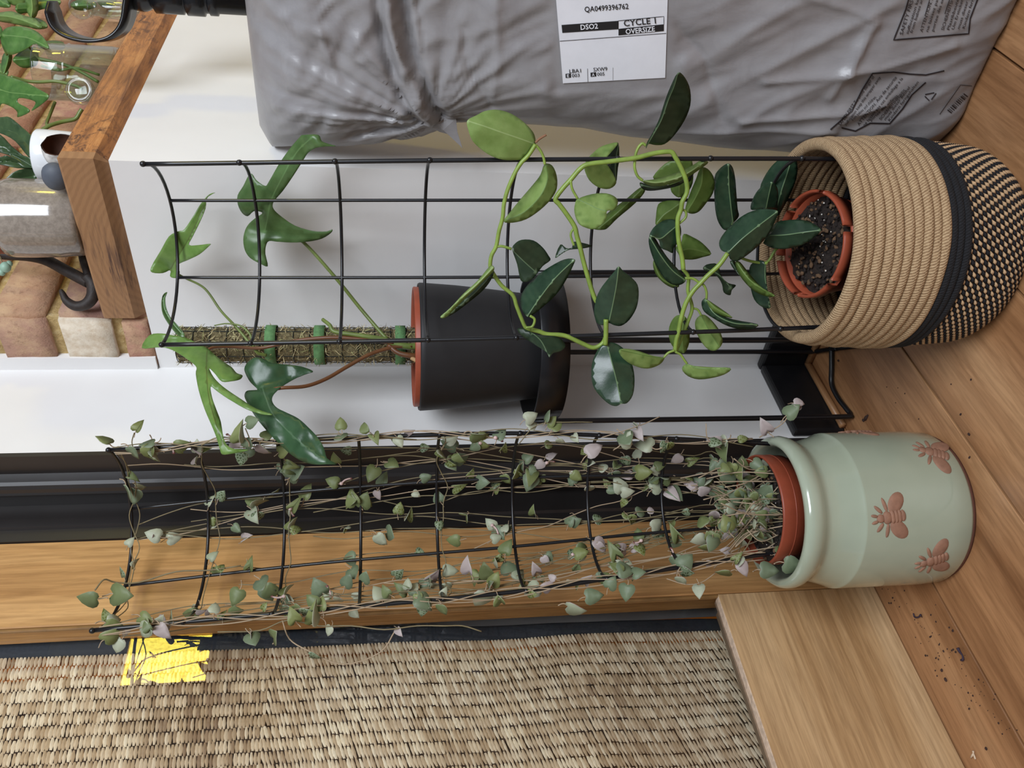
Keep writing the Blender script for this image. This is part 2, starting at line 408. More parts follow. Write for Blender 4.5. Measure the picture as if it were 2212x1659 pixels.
dz = 0.0041; dy = 0.0136; nzr = int((1.75 - 0.12)/dz); nyc = 36
for i in range(nzr):
    z = 0.12 + i*dz
    ph = random.random()*0.5
    for j in range(nyc):
        ye = matedge(z) + 0.001
        y1 = ye - j*dy - (0.002 if i % 2 else 0)*0; y0 = y1 - dy
        if y1 < -0.01: break
        w = dz*random.uniform(0.48, 0.72); wz = random.uniform(-0.18, 0.18)*dz
        hgt = random.uniform(0.0010, 0.0028); jy = random.uniform(-0.0010, 0.0010)*(j > 0)
        slant = (z < 0.75)*0.0016 + 0.0006
        n0 = len(V); tv = random.random()*0.75 + 0.3*(0.5 + nz(y1*7, z*7, 1)) + (0.10 if z < 0.8 else -0.05)
        for (yy, ww, hh, sl) in ((y1 + jy, 0.50, 0.12, slant), ((y0+y1)/2 + jy, 1.0, 1.0, 0), (y0 + jy, 0.50, 0.12, -slant)):
            bx = MATX + matbump(yy, z)
            for s in (-1, 0, 1):
                V.append((bx + (hgt if s == 0 else -0.0004)*(0.35 + 0.65*hh), yy, z + wz*hh + s*w*ww + sl))
        for rr_ in range(2):
            for cc in range(2):
                q0 = n0 + rr_*3 + cc
                Fc.append((q0, q0+1, q0+4, q0+3)); cols.append(max(0, min(1, tv)))
ro = mk('reed_weave', V, Fc, REED, mat, True); ro['kind'] = 'stuff'
ca = ro.data.attributes.new('reed', 'FLOAT', 'FACE'); ca.data.foreach_set('value', cols)
# backing, so that no light shows between reeds
mk('mat_backing', [(MATX - 0.0105, 0.0, 0.115), (MATX - 0.0105, 0.515, 0.115), (MATX - 0.0105, 0.515, 1.75), (MATX - 0.0105, 0.0, 1.75)], [(0, 1, 2, 3)], THREAD, mat, False)
# cloth binding (gently wavy strip with thickness)
V = []; Fc = []; N = 60
for i in range(N + 1):
    z = 0.115 + (1.75 - 0.115)*i/N; ye = matedge(z); wv_ = 0.0012*math.sin(z*31) + 0.0008*nz(z*14, 3)
    bx = MATX + 0.0022 + matbump(ye, z)
    yw = ye + 0.0165 + 0.0075*sst_(0.35, 0.8, z) + wv_
    V += [(bx, ye + wv_*0.5, z), (bx + 0.0012, ye + 0.006, z), (bx + 0.0008, yw - 0.004, z), (bx - 0.001, yw, z), (bx - 0.005, yw, z), (bx - 0.005, ye, z)]
for i in range(N):
    for k in range(6):
        Fc.append((i*6+k, i*6+(k+1) % 6, (i+1)*6+(k+1) % 6, (i+1)*6+k))
mk('cloth_border', V, Fc, NAVY, mat, True)

# ================================================================== GREEN CROCK
t = NT('sage_glaze'); nn = t.noise(t.coord(), 260, 4, 0.7); big = t.noise(t.coord(), 12, 3)
c = t.ramp(big, [(0.3, rgb(158, 167, 146)), (0.7, rgb(168, 177, 156))])
c = t.mix(t.ramp(nn, [(0.68, (0, 0, 0, 1)), (0.8, (0.5, 0.5, 0.5, 1))]), c, rgb(132, 130, 108))
t.set(Base_Color=c, Roughness=0.16); t.p.inputs['Coat Weight'].default_value = 0.5; t.p.inputs['Coat Roughness'].default_value = 0.05; SAGE = t.m
CLAY = plain('bare_clay', rgb(150, 110, 88), 0.75, var=0.15, scale=120, bump=0.25)
CLAYDK = plain('brown_clay_foot', rgb(96, 58, 44), 0.8)
TERRA = plain('terracotta_plastic', rgb(140, 66, 44), 0.42, 0.4, var=0.10, scale=60)
TERRA2 = plain('orange_terracotta_plastic', rgb(152, 72, 48), 0.45, 0.4, var=0.10, scale=60)
t = NT('potting_soil'); n1 = t.noise(t.coord(), 260, 6, 0.75); n2 = t.noise(t.coord(), 700, 3, 0.6)
c = t.ramp(n1, [(0.35, rgb(20, 14, 12)), (0.6, rgb(56, 42, 34)), (0.78, rgb(104, 82, 62))])
c = t.mix(t.ramp(n2, [(0.72, (0, 0, 0, 1)), (0.78, (1, 1, 1, 1))]), c, rgb(190, 176, 150))
t.set(Base_Color=c, Roughness=0.95); t.bump(n1, 1.0, 0.004); SOIL = t.m
def soil_disc(name, c, r, parent, amp=0.003, tilt=None, seed=0.0):
    V = [Vector((0, 0, 0))]; Fc = []; nr, na = 9, 40
    for i in range(1, nr + 1):
        for k in range(na):
            a = 2*PI*k/na; q = r*i/nr
            V.append(Vector((q*math.cos(a), q*math.sin(a), amp*(nz(q*90*math.cos(a), q*90*math.sin(a), seed) + 0.6*nz(q*260*math.cos(a), q*260*math.sin(a), seed + 4)))))
    for k in range(na): Fc.append((0, 1 + k, 1 + (k+1) % na))
    for i in range(nr - 1):
        for k in range(na):
            Fc.append((1 + i*na + k, 1 + (i+1)*na + k, 1 + (i+1)*na + (k+1) % na, 1 + i*na + (k+1) % na))
    if tilt is not None: V = [tilt @ p for p in V]
    return mk(name, [Vector(c) + p for p in V], Fc, SOIL, parent, True)
SOILD = plain('dark_soil_lump', rgb(34, 25, 21), 0.95, var=0.5, scale=400); SOILB = plain('bark_bit', rgb(96, 72, 50), 0.9, var=0.4, scale=300); PERL = plain('perlite_grain', rgb(206, 200, 190), 0.9)
def soil_bits(c, r, parent, n, seed, tilt=None):
    rn = random.Random(seed); V = []; Fc = []; mi = []
    for i in range(n):
        a = rn.uniform(0, 2*PI); q = r*math.sqrt(rn.random()); k = rn.random(); s = rn.uniform(0.0009, 0.0026) if k < 0.93 else rn.uniform(0.0006, 0.0012)
        p = Vector((q*math.cos(a), q*math.sin(a), rn.uniform(-0.001, 0.004)))
        b = ball((0, 0, 0), s, 5, 4, (rn.uniform(0.6, 2.2) if 0.6 < k < 0.93 else 1, 1, 0.8)); rz = Matrix.Rotation(rn.uniform(0, 6), 3, 'Z') @ Matrix.Rotation(rn.uniform(-0.6, 0.6), 3, 'X')
        n0 = len(V)
        for w in b[0]:
            u = p + rz @ Vector(w); V.append(Vector(c) + (tilt @ u if tilt is not None else u))
        Fc += [tuple(x + n0 for x in f_) for f_ in b[1]]; mi += [0 if k < 0.62 else (1 if k < 0.93 else 2)]*len(b[1])
    o = mk('soil_bits', V, Fc, None, parent, True, [SOILD, SOILB, PERL], mi); o['kind'] = 'stuff'; return o
CRK = Vector((-0.707, 0.545, 0))
crock = thing('ceramic_crock', 'sage green glazed ceramic crock with pressed clay bees, standing on the wooden floor', 'pot', CRK)
prof = [(0.070, 0.003), (0.0825, 0.0025), (0.0856, 0.008), (0.0868, 0.03), (0.0868, 0.1265), (0.0866, 0.1280), (0.0859, 0.1290), (0.0838, 0.1345), (0.0812, 0.142), (0.0785, 0.152), (0.0768, 0.160), (0.0772, 0.165), (0.0800, 0.169), (0.0832, 0.174), (0.0845, 0.180), (0.0838, 0.186), (0.0808, 0.1905), (0.0768, 0.1915), (0.0735, 0.188), (0.0715, 0.180), (0.071, 0.165), (0.077, 0.13), (0.079, 0.04), (0.074, 0.012), (0.02, 0.010)]
V, Fc = lathe(prof, CRK, 72); mk('crock_body', V, Fc, SAGE, crock)
V, Fc = lathe([(0.079, 0.0), (0.0828, 0.0006), (0.0838, 0.004), (0.082, 0.0075), (0.070, 0.006)], CRK, 72); mk('unglazed_foot', V, Fc, CLAYDK, crock)
def on_cyl(x, y, ctr, rad):
    r = ray(x, y); o = CAM - ctr
    A = r.x*r.x + r.y*r.y; B = 2*(o.x*r.x + o.y*r.y); Cc = o.x*o.x + o.y*o.y - rad*rad
    D = max(0.0, B*B - 4*A*Cc); s = (-B - math.sqrt(D))/(2*A); P = CAM + r*s
    return math.atan2(P.y - ctr.y, P.x - ctr.x), P.z
def bee(ctr, rad, th0, z0, rot, scale, parent):
    mb = MB()
    def blob(p, q, rp, rq, ang=0.0, h=0.0016, nn=14):
        # flattened dome: p along the bee's axis (head negative), q across
        rings = [(1.0, 0.0), (0.86, 0.65), (0.5, 0.95)]; V = []; Fc = []
        for (s, hh) in rings:
            for k in range(nn):
                a = 2*PI*k/nn; x = rp*s*math.cos(a); y = rq*s*math.sin(a)
                V.append((p + x*math.cos(ang) - y*math.sin(ang), q + x*math.sin(ang) + y*math.cos(ang), h*hh))
        V.append((p, q, h))
        for i in range(2):
            for k in range(nn): Fc.append((i*nn+k, i*nn+(k+1) % nn, (i+1)*nn+(k+1) % nn, (i+1)*nn+k))
        for k in range(nn): Fc.append((2*nn+k, 2*nn+(k+1) % nn, 3*nn))
        out = []
        for (x, y, hh) in V:
            u = (x*math.cos(rot) - y*math.sin(rot))*scale; w = (x*math.sin(rot) + y*math.cos(rot))*scale
            th = th0 + w/rad; R_ = rad + hh*1.0 + 0.0001
            out.append(Vector((ctr.x + R_*math.cos(th), ctr.y + R_*math.sin(th), z0 - u)))
        mb.add((out, Fc))
    blob(-18, 0, 7, 7, 0, 0.0022); blob(-7, 0, 8, 10.5, 0, 0.0026)
    for i, (p, w) in enumerate(((2, 11.5), (8, 11.5), (14, 11), (20, 9.5))): blob(p, 0, 4.6, w, 0, 0.0026 - 0.0002*i)
    blob(12, 21, 19, 12, 0.85, 0.0015, 18); blob(12, -21, 19, 12, -0.85, 0.0015, 18)
    for s in (-1, 1):
        blob(-8, s*20, 12, 3.0, 1.75*s, 0.0014); blob(-20, s*14, 9, 3.0, s*2.3, 0.0014); blob(-28, s*5, 6, 2.6, s*2.9, 0.0014)
    return mb.build('bee_motif', CLAY, parent)
for (x, y, rot, sc) in ((1925, 1117, 0.10, 0.00066), (2017, 978, -0.42, 0.00066), (2018, 1210, 0.35, 0.00064), (1853, 921, -0.25, 0.00064), ):
    th, z = on_cyl(x, y, CRK, 0.0868); bee(CRK, 0.0868, th, z, rot, sc, crock)
for (dth, z, rot) in ((2.3, 0.06, 0.2), (3.0, 0.10, -0.3), (3.7, 0.05, 0.3)):
    bee(CRK, 0.0868, -0.9 + dth, z, rot, 0.00057, crock)
# nursery pot standing in the crock
np1 = thing('nursery_pot', 'round terracotta plastic nursery pot standing inside the green crock', 'pot', CRK + Vector((0, 0, 0.0115)))
prof = [(0.046, 0.0115), (0.0475, 0.02), (0.0575, 0.178), (0.0598, 0.1785), (0.0612, 0.2045), (0.0606, 0.2065), (0.0590, 0.2065), (0.0575, 0.180), (0.045, 0.025), (0.01, 0.022)]
NPC = CRK + Vector((0.002, 0.002, 0))
V, Fc = lathe(prof, NPC, 56); mk('pot_body', V, Fc, TERRA, np1)
V, Fc = lathe([(0.0603, 0.1905), (0.0609, 0.1908), (0.0609, 0.1914), (0.0604, 0.1917)], NPC, 56, False); mk('rim_line', V, Fc, TERRA, np1)
soil_disc('soil', NPC + Vector((0, 0, 0.194)), 0.0578, np1, 0.004, None, 3.0)
soil_bits(NPC + Vector((0, 0, 0.195)), 0.056, np1, 260, 4)

# ================================================================== ROPE BASKET
def ropemat(name, c0, c1, c2):
    t = NT(name); at_ = t.new('ShaderNodeTexCoord')
    uv = t.new('ShaderNodeUVMap')
    w = t.new('ShaderNodeTexWave', wave_type='BANDS', bands_direction='DIAGONAL'); w.inputs['Scale'].default_value = 1.0; w.inputs['Distortion'].default_value = 1.2; w.inputs['Detail'].default_value = 2
    mp = t.new('ShaderNodeMapping'); mp.inputs['Scale'].default_value = (150, 3.0, 1); t.link(uv.outputs[0], mp.inputs['Vector']); t.link(mp.outputs[0], w.inputs['Vector'])
    n1 = t.noise(t.coord(), 420, 5, 0.75)
    f = t.mix(0.68, w.outputs['Fac'], n1)
    c = t.ramp(f, [(0.25, c0), (0.5, c1), (0.75, c2)])
    t.set(Base_Color=c, Roughness=0.9); t.bump(f, 0.8, 0.0016); return t.m
JUTE = ropemat('jute_rope', rgb(122, 94, 66), rgb(176, 145, 108), rgb(208, 182, 144))
BLKROPE = ropemat('black_rope', rgb(10, 10, 12), rgb(22, 22, 25), rgb(38, 38, 42))
BSK = Vector((-0.447, 0.690, 0))
basket = thing('rope_basket', 'round jute rope basket with a black band and speckled base, on the floor', 'basket', BSK)
def ring(ctr, R_, r, z, mat, name, parent, n=96, m=10, wob=0.0, seed=0.0, flat=1.0):
    V = []; Fc = []; uvs = []
    for i in range(n):
        a = 2*PI*i/n; rr_ = R_ + wob*nz(math.cos(a)*1.6 + seed, math.sin(a)*1.6, seed); zz = z + wob*0.8*nz(math.cos(a)*1.4, math.sin(a)*1.4 + seed, seed + 3)
        for k in range(m):
            b = 2*PI*k/m
            V.append(Vector((ctr.x + (rr_ + r*math.cos(b))*math.cos(a), ctr.y + (rr_ + r*math.cos(b))*math.sin(a), ctr.z + zz + r*flat*math.sin(b))))
    for i in range(n):
        for k in range(m):
            Fc.append((i*m+k, ((i+1) % n)*m+k, ((i+1) % n)*m+(k+1) % m, i*m+(k+1) % m))
    o = mk(name, V, Fc, mat, parent)
    uvl = o.data.uv_layers.new(name='UVMap')
    for i in range(n):
        for k in range(m):
            li = (i*m+k)*4; us = ((i, k), (i+1, k), (i+1, k+1), (i, k+1))
            for q in range(4): uvl.data[li+q].uv = (us[q][0]/n, us[q][1]/m)
    return o
def bR(z): return 0.0965 + 0.0075*math.sin(PI*min(1, max(0, (z + 0.01)/0.22))) - 0.012*max(0, (0.03 - z)/0.03)**2
for i in range(10):
    z = 0.1015 + i*0.0092
    ring(BSK, bR(z), 0.0056 if i < 9 else 0.0064, z, JUTE, 'rope_coil', basket, 110, 12, 0.0016, i*0.7, 0.95)
for i in range(3):
    z = 0.0795 + i*0.0072
    ring(BSK, bR(z) + 0.0004, 0.0046, z, BLKROPE, 'black_rope_coil', basket, 96, 10, 0.0012, 20 + i)
# lower wall: core plus interlocking tan and black stitches
V, Fc = lathe([(bR(0.002) - 0.02, 0.001), (bR(0.006) - 0.004, 0.002), (bR(0.02) - 0.001, 0.014), (bR(0.04), 0.04), (bR(0.076), 0.076), (bR(0.076) - 0.008, 0.076), (bR(0.04) - 0.008, 0.04), (bR(0.01) - 0.012, 0.012), (0.01, 0.008)], BSK, 64)
mk('basket_base', V, Fc, BLKROPE, basket).data.uv_layers.new(name='UVMap')
JUTE2 = plain('jute_stitch', rgb(188, 154, 116), 0.85, var=0.25, scale=500)
BLK2 = plain('black_stitch', rgb(14, 13, 18), 0.85, var=0.3, scale=500)
V = []; Fc = []; mi = []
rows = 16; ns = 66
for i in range(rows):
    z = 0.004 + i*0.0047
    for k in range(ns*2):
        a = 2*PI*(k + (i % 2) + 0.35*i)/(ns*2); tan = (k % 2 == 0)
        R_ = bR(z) + (0.0012 if tan else 0.0011)
        ctr = Vector((BSK.x + R_*math.cos(a), BSK.y + R_*math.sin(a), z)); er = Vector((math.cos(a), math.sin(a), 0)); et = Vector((-math.sin(a), math.cos(a), 0)); ez = Vector((0, 0, 1))
        l = (et*0.86 + ez*0.5).normalized(); w_ = l.cross(er)
        n0 = len(V); L = 0.0042 if tan else 0.0041; W = 0.0021 if tan else 0.0023
        V += [ctr - l*L, ctr + l*L]
        for q in range(5):
            b = 2*PI*q/5; V.append(ctr + w_*W*math.cos(b) + er*0.0022*math.sin(b))
        for q in range(5):
            Fc += [(n0, n0+2+q, n0+2+(q+1) % 5), (n0+1, n0+2+(q+1) % 5, n0+2+q)]; mi += [0 if tan else 1]*2
o = mk('woven_stitches', V, Fc, None, basket, True, [JUTE2, BLK2], mi); o['kind'] = 'stuff'
# pot inside the basket, tilted, with a notched rim
np2 = thing('nursery_pot', 'notched terracotta plastic nursery pot tilted inside the jute basket', 'pot', (BSK.x - 0.002, BSK.y - 0.012, 0.04))
PC = at(1754, 528, 0.864); tiltdir = Vector((-CF.x, -CF.y, 0)).normalized(); axis = (Vector((0, 0, 1)) + tiltdir*0.16).normalized()
TQ = Vector((0, 0, 1)).rotation_difference(axis).to_matrix()
def tl(V, o): return [Vector(o) + TQ @ (Vector(p)) for p in V]
V, Fc = lathe([(0.036, -0.105), (0.038, -0.10), (0.0478, -0.022), (0.0500, -0.0215), (0.0515, -0.007), (0.0545, -0.0065), (0.0548, -0.006), (0.0520, -0.0055), (0.0508, -0.006), (0.0492, -0.022), (0.036, -0.095), (0.005, -0.095)], (0, 0, 0), 56)
mk('pot_body', tl(V, PC), Fc, TERRA2, np2)
for k in range(6):
    a0 = 2*PI*k/6 + 0.06 + 0.35; a1 = 2*PI*(k+1)/6 - 0.06 + 0.35; V = []; Fc = []; N = 10
    for i in range(N + 1):
        a = a0 + (a1 - a0)*i/N; ca_, sa_ = math.cos(a), math.sin(a)
        for (r, z) in ((0.0523, -0.0065), (0.0550, -0.0062), (0.0553, 0.0042), (0.0535, 0.0050), (0.0522, 0.0045)): V.append((r*ca_, r*sa_, z))
    for i in range(N):
        for q in range(5): Fc.append((i*5+q, (i+1)*5+q, (i+1)*5+(q+1) % 5, i*5+(q+1) % 5))
    Fc += [tuple(range(4, -1, -1)), tuple(N*5+q for q in range(5))]
    mk('rim_segment', tl(V, PC), Fc, TERRA2, np2)
soil_disc('soil', PC + TQ @ Vector((0, 0, -0.012)), 0.0505, np2, 0.006, TQ, 8.0)
soil_bits(PC + TQ @ Vector((0, 0, -0.011)), 0.048, np2, 420, 9, TQ)

# ================================================================== WIRE TRELLISES
WIRE = plain('black_wire_coating', rgb(20, 20, 23), 0.32, 0.5)
def lerp_poly(P, z):
    if z >= P[0].z - 1e-6: return P[0].copy()
    if z <= P[-1].z + 1e-6: return P[-1].copy()
    for i in range(len(P) - 1):
        if P[i].z >= z >= P[i+1].z or i == len(P) - 2:
            t = (z - P[i].z)/(P[i+1].z - P[i].z); return P[i].lerp(P[i+1], t)
class Trellis:
    def __init__(s, name, label, L, R_, b0, b1, zs, zbot, base):
        s.L = catmull(L, 6); s.R = catmull(R_, 6); s.z0 = zs[0]; s.z1 = zbot; s.b0 = b0; s.b1 = b1
        s.root = thing(name, label, 'trellis', base)
        zlist = [zs[0] + (zbot - zs[0])*i/26 for i in range(27)]
        for ph, r in ((0, 0.0023), (0.35, 0.0018), (0.66, 0.0018), (1, 0.0023)):
            zz = zlist if ph in (0, 1) else [z for z in zlist if z >= zbot + 0.02]
            V, Fc = tube([s.P(ph, z) for z in zz], r, 8); mk('upright_rod', V, Fc, WIRE, s.root)
        for z in zs:
            V, Fc = tube([s.P(i/24, z) for i in range(25)], 0.0018, 8)
            h = mk('hoop', V, Fc, WIRE, s.root)
            for e in (0, 1):
                Q = s.P(e, z); V, Fc = ball(Q + CF*-0.001, 0.0031, 8, 6); mk('weld_bead', V, Fc, WIRE, h)
    def P(s, ph, z, out=0.0):
        l = lerp_poly(s.L, z); r = lerp_poly(s.R, z); c = (l + r)/2; h = (r - l)/2
        n = Vector((-h.y, h.x, 0)).normalized()
        b = s.b1 + (s.b0 - s.b1)*(z - s.z1)/(s.z0 - s.z1); a = PI*ph
        p = c - h*math.cos(a)*(1 + out/max(0.02, h.length)) + n*(b + out)*math.sin(a); p.z = z
        return p
TRB = Trellis('wire_trellis', 'curved black wire trellis standing in the jute basket', 
    [Vector((-0.587, 0.693, 0.844)), Vector((-0.553, 0.662, 0.52)), Vector((-0.516, 0.634, 0.209)), Vector((-0.509, 0.637, 0.08))],
    [Vector((-0.420, 0.763, 0.844)), Vector((-0.390, 0.737, 0.52)), Vector((-0.3635, 0.711, 0.209)), Vector((-0.361, 0.708, 0.08))],
    0.103, 0.070, [0.844 - 0.0905*i for i in range(8)], 0.085, BSK)
def pz(x, y, d): return at(x, y, d)
TRC = Trellis('wire_trellis', 'curved black wire trellis overgrown with tiny heart leaves, standing in the green crock',
    [pz(200, 1362, 0.83), pz(600, 1325, 0.85), pz(1100, 1280, 0.876), pz(1400, 1236, 0.895), pz(1690, 1192, 0.915), pz(1760, 1186, 0.918)],
    [pz(235, 972, 0.884), pz(700, 948, 0.893), pz(1100, 936, 0.908), pz(1400, 945, 0.922), pz(1690, 960, 0.945), pz(1760, 964, 0.95)],
    0.108, 0.055, [0.906 - 0.0868*i for i in range(8)], 0.17, CRK + Vector((0, 0, 0.17)))

# ================================================================== GREY MAILING BAG
t = NT('grey_polythene'); n1 = t.noise(t.coord((1, 1, 1)), 30, 5, 0.6, 0.8); n2 = t.noise(t.coord((1, 1, 0.3)), 130, 4, 0.6)
c = t.ramp(n1, [(0.3, rgb(136, 133, 134)), (0.7, rgb(148, 146, 147))])
t.set(Base_Color=c, Roughness=0.33); t.bump(t.mix(0.4, n1, n2), 0.22, 0.003); POLY = t.m
PAPER = plain('label_paper', rgb(226, 227, 232), 0.55, var=0.03, scale=60)
INK = plain('black_ink', rgb(26, 24, 26), 0.6)
INK2 = plain('faded_black_ink', rgb(38, 32, 34), 0.6)
BK = 0.10
def bag_front(z): return 0.772 + BK*z
def bag_px(x, y, back=0.0):                 # where a photo ray meets the bag's (unwrinkled) front plane
    r = ray(x, y); s = (0.772 + back + BK*CAM.z - CAM.y)/(r.y - BK*r.z); return CAM + r*s
TH = 0.145
sil = [(528, 200), (545, 262), (588, 322), (640, 313), (750, 308), (900, 292), (985, 258), (1110, 262), (1250, 272), (1350, 290), (1450, 300), (1530, 312), (1720, 326), (1900, 326), (2040, 318), (2120, 262)]
silp = [bag_px(x, y, TH*0.42) for x, y in sil]
silp = sorted([(p.z, p.x) for p in silp])
ZT = bag_px(528, 60, TH*0.3).z
def a_left(z):
    if z <= silp[0][0]: return silp[0][1] + (silp[0][0] - z)*0.3
    for (z0, x0), (z1, x1) in zip(silp, silp[1:]):
        if z0 <= z <= z1: return x0 + (x1 - x0)*(z - z0)/(z1 - z0)
    return silp[-1][1]
AR = 0.10
def e_(q): q = max(0.0, min(1.0, q)); return math.sqrt(max(0.0, 1 - (1 - q)**2))
def sst(a, b, x): q = max(0.0, min(1.0, (x - a)/(b - a))); return q*q*(3 - 2*q)
def seg_d(px, py, pts):                     # signed distance in photo px to a polyline (positive to its right) and parameter
    best = (1e9, 0, 0)
    for i in range(len(pts) - 1):
        ax, ay = pts[i]; bx, by = pts[i+1]; dx, dy = bx-ax, by-ay; L = dx*dx + dy*dy
        q = max(0, min(1, ((px-ax)*dx + (py-ay)*dy)/L)); cx, cy = ax + dx*q, ay + dy*q
        d = math.hypot(px-cx, py-cy)
        if d < best[0]: best = (d, (1 if (dx*(py-ay) - dy*(px-ax)) < 0 else -1), i + q)
    return best[0]*best[1], best[2]
seam1 = [(800, -160), (823, 0), (837, 76), (862, 177), (895, 240), (918, 270)]
seam2 = [(845, -160), (862, 0), (870, 58), (887, 126), (905, 177), (928, 240), (948, 262)]
creases = [([(1105, -80), (1068, 0), (1075, 120), (1062, 215)], 10, 0.0028), ([(1640, -40), (1868, 30), (1880, 45), (1830, 150)], 9, 0.003), ([(1652, 175), (1760, 165), (1890, 145), (2060, 95)], 9, 0.0045),
           ([(1600, 262), (1700, 255), (1850, 240), (1910, 222)], 9, 0.005), ([(1440, 300), (1640, 285), (1800, 285)], 10, 0.004), ([(1460, 60), (1520, 120), (1560, 260)], 14, -0.0035), ([(1890, 45), (1830, 140), (1790, 210)], 9, 0.004),
           ([(1180, 200), (1300, 190), (1480, 130)], 16, 0.003), ([(1000, 60), (1010, 140), (1060, 230)], 12, -0.004), ([(640, -40), (660, 60), (700, 75)], 10, 0.003), ([(690, 58), (710, 120), (730, 170)], 6, 0.003), ([(580, 60), (600, 130), (608, 210)], 9, -0.004)]
def bag_disp(a, z):
    P = Vector((a, bag_front(z), z)); x, y, _ = proj(P)
    lab = sst(1175, 1205, x)*(1 - sst(1445, 1475, x))*(1 - sst(185, 215, y))    # flat under the paper label
    d = 0.0
    d1, q1 = seg_d(x, y, seam1); d2, q2 = seg_d(x, y, seam2)
    # upper pouch: fan of gathers meeting at the left end of the fold
    gx, gy = 935, 268; r = math.hypot(x-gx, y-gy); ph = math.atan2(y-gy, x-gx)
    if x < 915:
        fan = 1 - abs(nz(ph*5.5, 1.3 + r*0.0015))*2.4 
        fan2 = 1 - 2.6*abs(nz(ph*11, 4.0 + r*0.003))
        d += (0.0080*fan + 0.0045*fan2)*sst(0, 90, r)*math.exp(-r/330.0)
        d += 0.005*nz(x*0.012, y*0.012, 7) + 0.0024*(1 - 2.6*abs(nz(x*0.022 + y*0.012, y*0.010 - x*0.004, 17))) - 0.010*sst(560, 700, x)*(1 - sst(760, 860, x))*sst(-50, 200, y)*0.0
    else:
        wx = x*0.93 - y*0.36; wy = x*0.36 + y*0.93
        low = sst(1450, 1800, x)
        d += 0.0048*(1 - 2.2*abs(nz(wx*0.0022, wy*0.012, 3.0)))*(0.45 + 0.55*low) + 0.003*nz(x*0.005, y*0.008, 11) + 0.0016*(1 - 2.6*abs(nz(wx*0.006 + 3, wy*0.012, 23)))
        d += 0.005*(1 - 2.2*abs(nz(ph*4.5, r*0.003, 9.0)))*math.exp(-r/200.0)*sst(0, 60, r)
        d += 0.0008*(1 - 3*abs(nz(wx*0.008, wy*0.030, 13.0)))
    # the folded-over strip and the shadowed valley beside it
    if y < 275:
        d += 0.011*math.exp(-((d1 - 13)/12.0)**2) - 0.012*math.exp(-((d2 - 9)/10.0)**2) - 0.007*math.exp(-((d1 + 10)/9.0)**2)
    for pts, w, A in creases:
        dd, _q = seg_d(x, y, pts); d += A*math.exp(-(abs(dd)/w)**1.3)
    return d*(1 - lab) + 0.002*lab
def bag_surf(a, z):                          # y of the front sheet
    dl = a - a_left(z); dr = AR - a
    h = e_(dl/0.075)*e_(dr/0.06)*e_((ZT - z)/0.09)*(0.72 + 0.28*e_(z/0.05))
    if z < 0.12: h *= 1 - 0.10*sst(0, 0.12, 0.12 - z)
    mid = bag_front(z) + TH/2
    return mid - TH/2*h - bag_disp(a, z)*min(1, h*1.1), mid, h
bag = thing('mailing_bag', 'large crumpled grey plastic mailing bag with a white printed label, leaning beside the ledge', 'bag', (-0.15, 0.85, 0))
NA, NZ = 190, 230
V = []; Fc = []
for j in range(NZ + 1):
    w = j/NZ; z = 0.002 + (ZT - 0.002)*(w if w < 0.9 else 0.9 + 0.1*math.sin((w - 0.9)/0.1*PI/2))
    a0 = a_left(z)
    for i in range(NA + 1):
        s = i/NA; s = s**1.35
        a = a0 + (AR - a0)*s
        y, mid, h = bag_surf(a, z); V.append(Vector((a, y, z)))
nb = len(V)
NA2, NZ2 = 30, NZ
for j in range(NZ + 1):
    for i in range(1, NA2):
        zf = V[j*(NA+1)].z; a0 = a_left(zf); a = a0 + (AR - a0)*(i/NA2); _, mid, h = bag_surf(a, zf); V.append(Vector((a, mid + TH*0.42*h, zf)))
for j in range(NZ):
    for i in range(NA):
        q = j*(NA+1) + i; Fc.append((q, q+1, q+NA+2, q+NA+1))
def bidx(j, i): return j*(NA+1) if i == 0 else (j*(NA+1)+NA if i == NA2 else nb + j*(NA2-1) + i - 1)
for j in range(NZ):
    for i in range(NA2): Fc.append((bidx(j, i+1), bidx(j, i), bidx(j+1, i), bidx(j+1, i+1)))
Fc.append(tuple([i for i in range(NA, -1, -1)] + [nb + i for i in range(NA2 - 1)]))
mk('bag_film', V, Fc, POLY, bag)
# torn flap hanging at the fold
fl = [(905, 258, 0.0), (930, 240, 0.004), (958, 252, 0.006), (985, 256, 0.010), (988, 285, 0.014), (999, 320, 0.020), (985, 306, 0.016), (975, 292, 0.012), (950, 285, 0.008), (935, 278, 0.004), (915, 274, 0.0)]
V = [bag_px(x, y, 0.020 - o_*0.4) for x, y, o_ in fl]; V2 = [p + Vector((0.0, 0.0012, 0)) for p in V]
n = len(V); ctr = sum(V, Vector())/n + Vector((0, -0.004, 0)); V = V + V2 + [ctr, ctr + Vector((0, 0.0012, 0))]
Fc = [(i, (i+1) % n, 2*n) for i in range(n)] + [((i+1) % n + n, i + n, 2*n+1) for i in range(n)] + [(i, i+n, (i+1) % n + n, (i+1) % n) for i in range(n)]
mk('torn_flap', V, Fc, POLY, bag, False)
def on_bag(x, y, lift=0.0008):
    p = bag_px(x, y)
    for _ in range(3):
        yy, mid, h = bag_surf(p.x, p.z); r = ray(x, y); s = (yy - lift - CAM.y)/r.y; p = CAM + r*s
    return p
